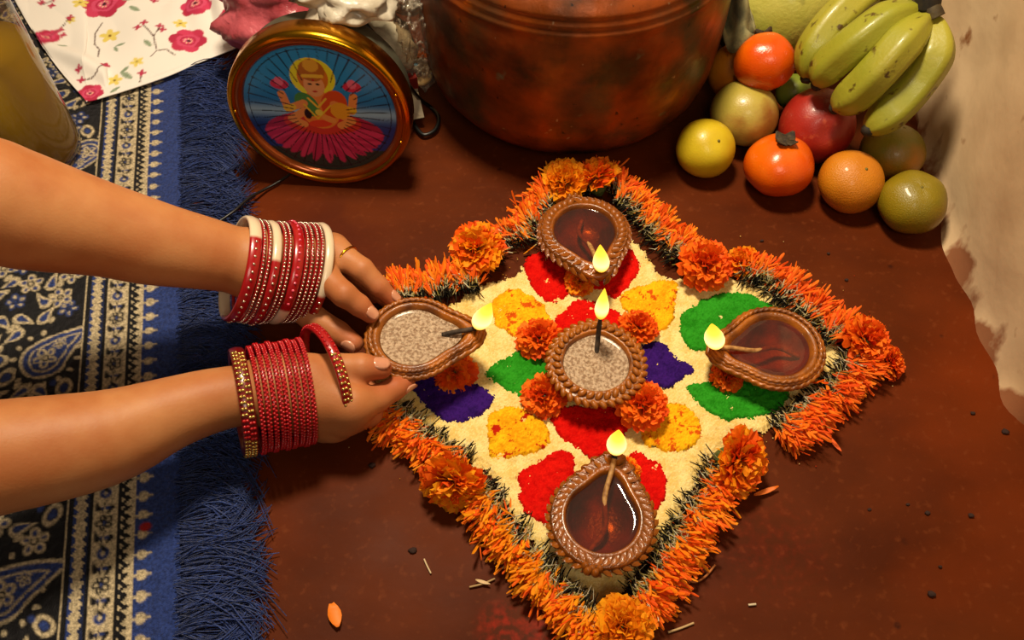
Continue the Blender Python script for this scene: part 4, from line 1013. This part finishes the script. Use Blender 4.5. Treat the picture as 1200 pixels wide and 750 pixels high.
# ------------------------------------------------------------------ person: two forearms and hands
class Field:
    def __init__(s, lo, hi, h):
        s.lo, s.h = np.array(lo, float), h; s.n = np.ceil((np.array(hi) - s.lo) / h).astype(int) + 1
        s.d = np.full(tuple(s.n), 1.0, np.float32)
    def box(s, lo, hi):
        a = np.clip(np.floor((np.array(lo) - s.lo) / s.h).astype(int), 0, s.n - 1); b = np.clip(np.ceil((np.array(hi) - s.lo) / s.h).astype(int) + 1, 1, s.n)
        sl = tuple(slice(i, j) for i, j in zip(a, b))
        g = np.meshgrid(*[s.lo[k] + s.h * np.arange(a[k], b[k]) for k in range(3)], indexing='ij', sparse=True)
        return sl, g
def cone_sd(g, a, b, r1, r2, flat=None):
    """tapered capsule; flat=(axis, k) squeezes it along a unit axis"""
    a, b = np.array(a, float), np.array(b, float); ab = b - a; L2 = ab @ ab
    x, y, z = g[0] - a[0], g[1] - a[1], g[2] - a[2]
    t = np.clip((x * ab[0] + y * ab[1] + z * ab[2]) / L2, 0, 1)
    px, py, pz = x - t * ab[0], y - t * ab[1], z - t * ab[2]
    if flat is not None:
        ax, k = flat; d = px * ax[0] + py * ax[1] + pz * ax[2]; px, py, pz = px + ax[0] * d * (k - 1), py + ax[1] * d * (k - 1), pz + ax[2] * d * (k - 1)
    return np.sqrt(px * px + py * py + pz * pz) - (r1 + (r2 - r1) * t)
def smin(a, b, k):
    h = np.maximum(k - np.abs(a - b), 0) / k; return np.minimum(a, b) - h * h * k * .25
def surface_nets(F):
    d = F.d; s = d < 0; n = np.array(d.shape)
    cell = np.zeros(tuple(n - 1), np.int8)
    for i in (0, 1):
        for j in (0, 1):
            for k in (0, 1): cell += s[i:n[0] - 1 + i, j:n[1] - 1 + j, k:n[2] - 1 + k]
    act = (cell > 0) & (cell < 8); ci = np.argwhere(act); idx = -np.ones(act.shape, np.int64); idx[act] = np.arange(len(ci))
    acc = np.zeros((len(ci), 3)); cnt = np.zeros(len(ci))
    cor = [(i, j, k) for i in (0, 1) for j in (0, 1) for k in (0, 1)]
    val = {c: d[ci[:, 0] + c[0], ci[:, 1] + c[1], ci[:, 2] + c[2]] for c in cor}
    for c in cor:
        for ax in range(3):
            if c[ax]: continue
            e = list(c); e[ax] = 1; e = tuple(e); a, b = val[c], val[e]; m = (a < 0) != (b < 0)
            t = np.where(m, a / np.where(m, a - b, 1), 0); p = np.array(c, float)[None].repeat(len(ci), 0); p[:, ax] += t
            acc[m] += p[m]; cnt[m] += 1
    v = (ci + acc / cnt[:, None]) * F.h + F.lo
    faces = []
    for ax in range(3):
        o = [(1, 2), (2, 0), (0, 1)][ax]
        sl0 = [slice(None)] * 3; sl1 = [slice(None)] * 3; sl0[ax] = slice(0, -1); sl1[ax] = slice(1, None)
        a, b = s[tuple(sl0)], s[tuple(sl1)]
        e = np.argwhere(a != b); e = e[(e[:, o[0]] > 0) & (e[:, o[1]] > 0) & (e[:, o[0]] < n[o[0]] - 1) & (e[:, o[1]] < n[o[1]] - 1)]
        def I(da, db):
            q = e.copy(); q[:, o[0]] -= da; q[:, o[1]] -= db; return idx[q[:, 0], q[:, 1], q[:, 2]]
        qd = np.stack([I(1, 1), I(0, 1), I(0, 0), I(1, 0)], -1); fl = ~a[e[:, 0], e[:, 1], e[:, 2]]
        qd[fl] = qd[fl][:, ::-1]; faces.append(qd)
    return v, np.concatenate(faces)
def smooth_mesh(v, f, it, lam=.5):
    e = np.concatenate([f[:, [i, (i + 1) % 4]] for i in range(4)]); 
    for _ in range(it):
        s = np.zeros_like(v); c = np.zeros(len(v))
        np.add.at(s, e[:, 0], v[e[:, 1]]); np.add.at(c, e[:, 0], 1); np.add.at(s, e[:, 1], v[e[:, 0]]); np.add.at(c, e[:, 1], 1)
        v = v * (1 - lam) + lam * s / c[:, None]
    return v
def build_arm(arm, palm, fingers, h=.00125, kpalm=.014, kf=.007):
    """arm/palm: lists of (a, b, r1, r2[, flat]); fingers: list of ([points], [radii], creases)"""
    allp = [(Vector(q), r) for s in arm + palm for q, r in ((s[0], s[2]), (s[1], s[3]))] + [(Vector(q), r) for fg in fingers for q, r in zip(fg[0], fg[1])]
    lo = [min(q[i] - r for q, r in allp) - .012 for i in range(3)]; hi = [max(q[i] + r for q, r in allp) + .012 for i in range(3)]
    F = Field(lo, hi, h)
    for lst, k in ((arm, .004), (palm, kpalm)):
        for s in lst:
            m = max(s[2], s[3]) + k; sl, g = F.box([min(s[0][i], s[1][i]) - m for i in range(3)], [max(s[0][i], s[1][i]) + m for i in range(3)])
            F.d[sl] = smin(F.d[sl], cone_sd(g, s[0], s[1], s[2], s[3], s[4] if len(s) > 4 else None), k)
    base = F.d.copy()
    for pts, rad in [(fg[0], fg[1]) for fg in fingers]:
        m = max(rad) + .014; sl, g = F.box([min(q[i] for q in pts) - m for i in range(3)], [max(q[i] for q in pts) + m for i in range(3)])
        d = None
        for i in range(len(pts) - 1):
            c = cone_sd(g, pts[i], pts[i + 1], rad[i], rad[i + 1]); d = c if d is None else smin(d, c, .0022)
        for i in range(1, len(pts) - 1):                             # slightly fuller joints
            q = pts[i]; c = np.sqrt((g[0] - q[0]) ** 2 + (g[1] - q[1]) ** 2 + (g[2] - q[2]) ** 2) - rad[i] * 1.01; d = np.minimum(d, c)
        F.d[sl] = np.minimum(F.d[sl], smin(base[sl], d, kf))
    return surface_nets(F)
def V(*a): return P(*a)
# upper arm in the picture: left hand, palm down
Lw = V(303, 311, .080)
Le = Q(-10, 236, .545); Lx = Le + (Le - Lw) * .55 + Vector((0, 0, .02))
ax_ = (Lw - Le).normalized(); upn = Vector((0, 0, 1)); upn = (upn - ax_ * upn.dot(ax_)).normalized()
FL = (upn, 1.22)
Lsh = Lx + Vector((-.10, .03, .16))
def chain(px, w_, rw, x_, rx, sh, rs):
    dw = (w_ - CAM).dot(FWD); wx = 600 + (w_ - CAM).x / dw * FOC; out = []
    d0 = px[0][3]; pp = [Q(x, y, d0 + (dw - d0) * (x - px[0][0]) / (wx - px[0][0])) for x, y, r, d in px]
    nodes = [(sh, rs), (x_, rx)] + [(q, r) for q, (x, y, r, d) in zip(pp, px)] + [(w_, rw)]
    sp = spline([q for q, r in nodes], 4); rr_ = [q.x for q in spline([Vector((r, 0, 0)) for q, r in nodes], 4)]
    return [(a, b, c, d) for a, b, c, d in zip(sp, sp[1:], rr_, rr_[1:])]
armL = chain([(-10, 236, .0375, .545), (120, 269, .0295, 0), (180, 285, .0268, 0), (245, 298, .0233, 0)], Lw, .0205, Lx, .041, Lsh, .043)
mI, mM, mR, mP = V(377, 322, .067), V(393, 295, .063), V(391, 291, .049), V(380, 293, .036)
pal = lambda w_, ms, r0: [(w_, q, .0165, r_) for q, r_ in zip(ms, r0)]
palmL = pal(Lw, (mI, mM, mR, mP), (.0108, .0105, .0105, .010)) + [(Lw, V(345, 352, .048), .018, .0110)]
fingL = [([mI, V(403, 345, .067), V(421, 358, .058), V(434, 369, .0515)], [.0103, .0090, .0078, .0062]),
         ([mM, V(424, 316, .061), V(444, 336, .052), V(460, 351, .043)], [.0102, .0088, .0075, .0058]),
         ([mR, V(424, 322, .042), V(442, 341, .028), V(452, 352, .018)], [.0098, .0086, .0074, .0058]),
         ([mP, V(412, 320, .024), V(428, 338, .014), V(438, 348, .010)], [.0092, .0078, .0068, .0054]),
         ([V(340, 350, .050), V(366, 372, .043), V(396, 390, .037), V(415, 402, .034)], [.0112, .0098, .0088, .0070])]
# lower arm in the picture: right hand, thumb on top
Rw = V(322, 457, .054)
Re = Q(-10, 537, .53); Rx = Re + (Re - Rw) * .6 + Vector((0, 0, .02)); Rsh = Rx + Vector((-.10, -.02, .18))
ax2 = (Rw - Re).normalized(); up2 = (Vector((0, 0, 1)) - ax2 * ax2.z).normalized()
armR = chain([(-10, 537, .0335, .53), (120, 514, .0290, 0), (198, 485, .0222, 0), (255, 468, .0195, 0)], Rw, .0185, Rx, .037, Rsh, .04)
pal = lambda w_, ms, r0: [(w_, q, .0165, r_) for q, r_ in zip(ms, r0)]
nI, nM, nR, nP = V(413, 474, .047), V(404, 488, .036), V(392, 496, .026), V(378, 498, .0185)
palmR = pal(Rw, (nI, nM, nR, nP), (.0115, .0112, .0108, .0102)) + [(Rw, V(362, 442, .056), .0165, .0118), (V(362, 442, .056), nI, .0112, .0105)]
fingR = [([V(360, 442, .056), V(392, 432, .056), V(424, 431, .0565), V(447, 432, .0535)], [.0120, .0105, .0098, .0074]),
         ([nI, V(442, 467, .040), V(463, 455, .037), V(477, 447, .036)], [.0108, .0093, .0080, .0060]),
         ([nM, V(432, 484, .027), V(440, 466, .018), V(430, 452, .015)], [.0112, .0096, .0082, .0068]),
         ([nR, V(418, 492, .015), V(424, 474, .0105), V(412, 462, .0105)], [.0105, .0088, .0078, .0066]),
         ([nP, V(398, 496, .0105), V(402, 482, .009), V(392, 472, .0095)], [.0095, .0082, .0072, .006])]
vs, fs = [], []; off = 0
for args in ((armL, palmL, fingL), (armR, palmR, fingR)):
    v, f = build_arm(*args); v = smooth_mesh(v, f, 3); vs.append(v); fs.append(f + off); off += len(v)
v, f = np.concatenate(vs), np.concatenate(fs)
# skin tone: a little redder at knuckles and finger ends
sk = np.array(lin('#b87c4c'))[None].repeat(len(v), 0); pk = np.array(lin('#b05c3c'))
for fg in fingL + fingR:
    for q, r, k in ((fg[0][-1], .014, .75), (fg[0][1], .010, .4), (fg[0][2], .009, .35), (fg[0][0], .011, .3)):
        d = np.linalg.norm(v - np.array(q), axis=1); wt = (np.exp(-(d / r) ** 2) * k)[:, None]; sk = sk * (1 - wt) + pk * wt
person = mk('person', v, f, M['skin'], cols=sk)
tag(person, 'bare forearms and hands with bangles, lowering a lit diya onto the rangoli', 'person')
# finger nails on the fingers whose tips show
def nail(b, t, up, r, parent=person):
    b, t = Vector(b), Vector(t); d = (t - b).normalized(); u = (Vector(up) - d * d.dot(Vector(up))).normalized(); s_ = d.cross(u)
    vv = []
    for i in range(7):
        for j in range(7):
            a = (j / 6 - .5) * 1.5; e = (i / 6); wv = math.sqrt(max(.02, 1 - (2 * abs(e - .5) / 1.04) ** 2.4))
            vv.append(t + d * (r * (-.9 + 1.55 * e)) + (u * math.cos(a * wv) * (1.05 - .12 * e * e) + s_ * math.sin(a * wv) * .98) * r)
    o = mk('fingernail', vv, [(i * 7 + j, i * 7 + j + 1, i * 7 + j + 8, i * 7 + j + 7) for i in range(6) for j in range(6)], M['nail'], parent)
    m = o.modifiers.new('t', 'SOLIDIFY'); m.thickness = .0007; m.offset = 0
nail(fingL[0][0][2], fingL[0][0][3], (.55, -.35, .8), .0065)
nail(fingL[1][0][2], fingL[1][0][3], (.5, .1, .9), .006)
nail(fingL[4][0][2], fingL[4][0][3], (-.1, -.9, .25), .0072)
nail(fingR[0][0][2], fingR[0][0][3], (.1, .1, 1), .0078)
nail(fingR[1][0][2], fingR[1][0][3], (.3, -.8, -.2), .0068)

# ------------------------------------------------------------------ ring and bangles
def ring_mesh(R, wd, th, n, colfn, m=10, bulge=.35):
    v, c, f = [], [], []
    for k in range(n):
        a = 2 * PI * k / n
        for j in range(m):
            b = 2 * PI * j / m; x, y = math.cos(b), math.sin(b)
            x = math.copysign(abs(x) ** .6, x); y = math.copysign(abs(y) ** .6, y)
            r = R + th * .5 * x * (1 + bulge * (x > 0) * (1 - abs(y))); v.append((r * math.cos(a), r * math.sin(a), y * wd / 2)); c.append(colfn(a))
        for j in range(m): f.append((k * m + j, ((k + 1) % n) * m + j, ((k + 1) % n) * m + (j + 1) % m, k * m + (j + 1) % m))
    return v, f, c
M['lac'] = mat('glossy lac', '', .28, attr=True, coat=.4)
M['silver'] = mat('silver beads', '#d8c8b4', .22, metal=.9)
M['goldbead'] = mat('gold beads', '#d8b868', .2, metal=.9)
M['redbead'] = mat('red glass beads', '#a80c14', .2, coat=.5)
M['pinkstone'] = mat('pink stones', '#d8506a', .12, coat=.5)
sph, spf = uvsphere(7, 5)
def bangle(label, cen, axis, R, wd, th, colfn, beads=(), spin=0.0, group=None):
    axis = axis.normalized(); q = axis.to_track_quat('Z', 'Y')
    root = thing('bangle', label, 'bangle', cen, q.to_euler(), group)
    v, f, c = ring_mesh(R + th / 2, wd, th, 96, lambda a: colfn((a + spin) % (2 * PI))); mk('band', v, f, M['lac'], root, cols=c)
    for mk_, n, br, zz, a0, a1 in beads:
        mb = MB()
        for k in range(n):
            a = 2 * PI * k / n
            if not (a0 <= (a + spin) % (2 * PI) <= a1): continue
            for z in (zz if hasattr(zz, '__len__') else (zz,)):
                a_ = a + (PI / n if z > 0 and hasattr(zz, '__len__') else 0)
                rr_ = R + th * 1.08; mb.add([(rr_ * math.cos(a_) + x * br, rr_ * math.sin(a_) + y * br, z + w_ * br) for x, y, w_ in sph], spf)
        if mb.v:
            o = mb.build('beads', M[mk_], root); o['kind'] = 'stuff'
    return root
WH, RD, DR, GD = lin('#d8c2a4'), lin('#9c0c12'), lin('#6a080c'), lin('#b8862c')
T2 = 2 * PI
def seg(*ss):
    def fn(a):
        for a0, a1, c in ss:
            if a0 <= a < a1: return c
        return ss[0][2]
    return fn
# left wrist: axis follows the arm; the rings hang so that the arm touches them at the top
axL = (mM.lerp(mI, .5) - Lw).normalized() * .12 + ax_ * .88; axL.normalize()
downL = (Vector((0, 0, -1)) - axL * axL.dot(Vector((0, 0, -1)))).normalized()
qL = axL.to_track_quat('Z', 'Y'); 
def ang_of(q, dirv):
    l = q.inverted() @ dirv; return math.atan2(l.y, l.x)
camL = (CAM - Lw); aC = ang_of(qL, camL)                         # angle on the ring that faces the viewer
LB = [  # offset along the arm, inner radius, width, thickness, kind
 (-.0110, .0345, .0085, .0032, 'w1'), (-.0048, .0345, .0026, .0022, 't'), (-.0012, .0346, .0026, .0022, 't'), (.0042, .0345, .0062, .003, 'w2'), (.0096, .0347, .0026, .0022, 't'),
 (.0132, .0344, .0026, .0022, 't'), (.0194, .0345, .0078, .003, 'w3'), (.0256, .0346, .0026, .0022, 't'), (.0292, .0344, .0026, .0022, 't'), (.0328, .0345, .0026, .0022, 't'), (.0364, .0345, .0026, .0022, 't'), (.0418, .0342, .0062, .003, 'w4')]
cenL = Lw + downL * .0085 - axL * .002
pcL = (mI + mM + mR + mP) / 4
ORD = ['first', 'second', 'third', 'fourth', 'fifth', 'sixth', 'seventh', 'eighth', 'ninth']
nt = 0
names = {'w1': 'wide white and red studded bangle nearest the elbow on the upper wrist', 'w2': 'white and red studded bangle between silver beaded ones on the upper wrist',
         'w3': 'wide red bangle with pink stones in the middle of the upper wrist', 'w4': 'white and red bangle nearest the knuckles on the upper hand'}
for i, (o_, R_, wd, th, k) in enumerate(LB):
    fo_ = max(0, o_ - .002) / (pcL - Lw).dot(axL); lat = (pcL - Lw) - axL * (pcL - Lw).dot(axL)
    ca = Lw + axL * o_ + lat * fo_ * .55 + downL * (.0078 - .001 * min(1, fo_ * 1.4)); ax = (axL + Vector((random.gauss(0, .004), random.gauss(0, .004), random.gauss(0, .004)))).normalized()
    spin = -ang_of(ax.to_track_quat('Z', 'Y'), camL)
    if k == 't':
        nt += 1; bangle(ORD[nt - 1] + ' thin silver beaded red bangle on the upper wrist, counting from the elbow', ca, ax, R_, wd, th, lambda a: RD, (('silver', 86, .0009, 0, 0, T2),), spin, 'thin silver beaded bangles')
    else:
        sg = {'w1': seg((0, 1.75, RD), (1.75, 5.6, WH), (5.6, T2, RD)), 'w2': seg((0, 3.0, RD), (3.0, 6.0, WH), (6.0, T2, RD)),
              'w3': seg((0, .75, RD), (.75, 2.6, WH), (2.6, T2, RD)), 'w4': seg((0, .45, WH), (.45, 2.5, RD), (2.5, T2, WH))}[k]
        ins = {'w1': [(0, 1.7), (5.65, T2)], 'w2': [(0, 2.9), (6.05, T2)], 'w3': [(0, .7), (2.7, T2)], 'w4': [(.5, 2.5)]}[k]
        bangle(names[k], ca, ax, R_, wd, th, sg, tuple(('pinkstone' if k == 'w3' else 'silver', 44, .0011, .0, a0, a1) for a0, a1 in ins), spin)
# right wrist
axR = (ax2 * .8 + (nI - Rw).normalized() * .2).normalized(); downR = (Vector((0, 0, -1)) - axR * axR.dot(Vector((0, 0, -1)))).normalized()
cenR = Rw + downR * .008
spR = lambda ax: -ang_of(ax.to_track_quat('Z', 'Y'), CAM - Rw)
a_ = axR; bangle('wide red bangle with gold bead panels, nearest the elbow on the lower wrist', cenR - a_ * .021, a_, .0335, .0095, .003, lambda a: DR, (('goldbead', 58, .0012, (-.003, -.001, .001, .003), 5.2, T2), ('goldbead', 58, .0012, (-.003, -.001, .001, .003), 0, .25), ('redbead', 58, .0012, (-.003, -.001, .001, .003), .25, .7), ('goldbead', 58, .0012, (-.003, -.001, .001, .003), .7, 2.2)), spR(a_))
for i in range(9):
    ax = (axR + Vector((random.gauss(0, .005), random.gauss(0, .005), random.gauss(0, .005)))).normalized()
    bangle(ORD[i] + ' thin red beaded bangle on the lower wrist, counting from the elbow', cenR + axR * (-.0125 + i * .0041) + downR * random.uniform(-.0015, .001), ax, .0335, .0030, .0026, lambda a: RD, (('redbead', 80, .0010, (-.0008, .0008), 0, T2),), spR(ax), 'thin red beaded bangles')
ax = (axR + Vector((.10, .32, -.10))).normalized()
bangle('loose tilted red bangle with gold beads next to the thumb', cenR + axR * .034 - downR * .006 + Vector((.0, .004, .003)), ax, .0335, .0075, .003, lambda a: RD, (('goldbead', 58, .0012, (-.0022, 0, .0022), 5.9, T2), ('goldbead', 58, .0012, (-.0022, 0, .0022), 0, 1.1), ('redbead', 58, .001, (-.002, .002), 1.1, 5.9)), spR(ax))
# finger ring
rq = fingL[1][0][0].lerp(fingL[1][0][1], .42); d = fingL[1][0][1] - fingL[1][0][0]
v, f, c = ring_mesh(.0104, .0018, .0010, 48, lambda a: lin('#d8b060')); o = mk('finger_ring', v, f, M['gold'], loc=rq, rot=d.to_track_quat('Z', 'Y').to_euler()); tag(o, 'thin gold ring on a finger of the upper hand', 'ring')

# ------------------------------------------------------------------ litter on the floor
def loose_petal(x, y, ln, an, col, label, wd=.35, curl=.4):
    q = P(x, y, .001); v, n = [], 6
    for i in range(n):
        t = i / (n - 1); wv = math.sin(PI * (.12 + .8 * t)) * ln * wd * .5
        for s_ in (-1, 0, 1): v.append(((t - .5) * ln, s_ * wv, .0006 + curl * ln * .35 * (abs(s_) * .6 + (2 * t - 1) ** 2 * .4)))
    o = mk('fallen_petal', v, [(i * 3 + j, i * 3 + j + 1, i * 3 + j + 4, i * 3 + j + 3) for i in range(n - 1) for j in range(2)], mat('petal_' + str(x), col, .6), loc=q, rot=(0, 0, an))
    s_ = o.modifiers.new('t', 'SOLIDIFY'); s_.thickness = .0004; tag(o, label, 'petal')
loose_petal(393, 722, .016, -1.2, '#e8780c', 'single orange petal lying on the bare floor near the rug fringe', .55)
loose_petal(897, 577, .019, .35, '#d86a0a', 'curved orange petal beside the open marigold, lower right', .2)
loose_petal(566, 683, .010, -.3, '#c8a878', 'pale dried petal scrap below the lower left border', .25)
loose_petal(628, 215, .012, .3, '#d8701c', 'stray petal left of the golden marigold under the pot', .2)
loose_petal(978, 522, .013, -1.1, '#e05a0c', 'stray petal fallen off the border below the right hand diya', .25)
def straw(pl, r, col, label):
    v_, f_ = tube(spline([P(x, y, z) for x, y, z in pl], 6), r, 5); tag(mk('straw', v_, f_, mat('straw_' + str(pl[0][0]), col, .7)), label, 'straw')
straw([(795, 672, .001), (812, 682, .0015), (826, 676, .002), (838, 662, .002)], .0008, '#a8642c', 'thin curled brown stalk right of the front diya')
straw([(783, 741, .001), (798, 736, .0012), (813, 730, .001)], .0008, '#b89868', 'short straight pale straw near the bottom edge')
straw([(497, 655, .001), (500, 662, .001), (505, 672, .001)], .0006, '#c8b088', 'tiny pale straw left of the lower left border')
straw([(550, 688, .001), (566, 684, .0015), (580, 678, .001)], .0007, '#a88858', 'thin pale fibre below the lower left border')
straw([(877, 709, .001), (886, 708, .001)], .0008, '#c8b898', 'tiny pale chip of straw on the floor, lower right')
CRL = ['large dark soil crumb close to the foot of the wall', 'dark soil crumb in the middle of the bare floor, lower right', 'dark soil crumb lowest down on the bare floor, lower right', 'dark soil crumb just left of the middle one on the right floor', 'small soil crumb left of the large one by the wall', 'leftmost small soil crumb in the row on the right floor', 'small soil crumb between two others in the row on the right floor', 'small soil crumb on the floor below the front persimmon', 'small soil crumb on the floor above the right corner marigold', 'tiny soil crumb on the floor below the orange citrus', 'small soil crumb just above the lowest one on the right floor', 'dark soil crumb left of the lower left petal border', 'dark soil crumb on the floor below the lower hand']
for i, (x, y, r) in enumerate(((1178, 506, .0022), (1138, 604, .0016), (1092, 696, .002), (1087, 601, .0014), (1140, 484, .0014), (1019, 597, .001), (1064, 591, .001), (893, 282, .0012), (992, 328, .0012), (971, 297, .001), (1102, 664, .001), (484, 645, .0022), (436, 545, .002))):
    v_, f_ = uvsphere(8, 6); a = np.array(v_) * (1 + .3 * rng.uniform(-1, 1, (len(v_), 1))) * np.array((r * 1.3, r, r * .5)); q = P(x, y, r * .3)
    tag(mk('soil_crumb', [tuple(w_) for w_ in a], f_, mat('crumb', '#2a1208', .9) if i == 0 else bpy.data.materials['crumb'], loc=q), CRL[i], 'crumb', 'soil crumbs on the floor')
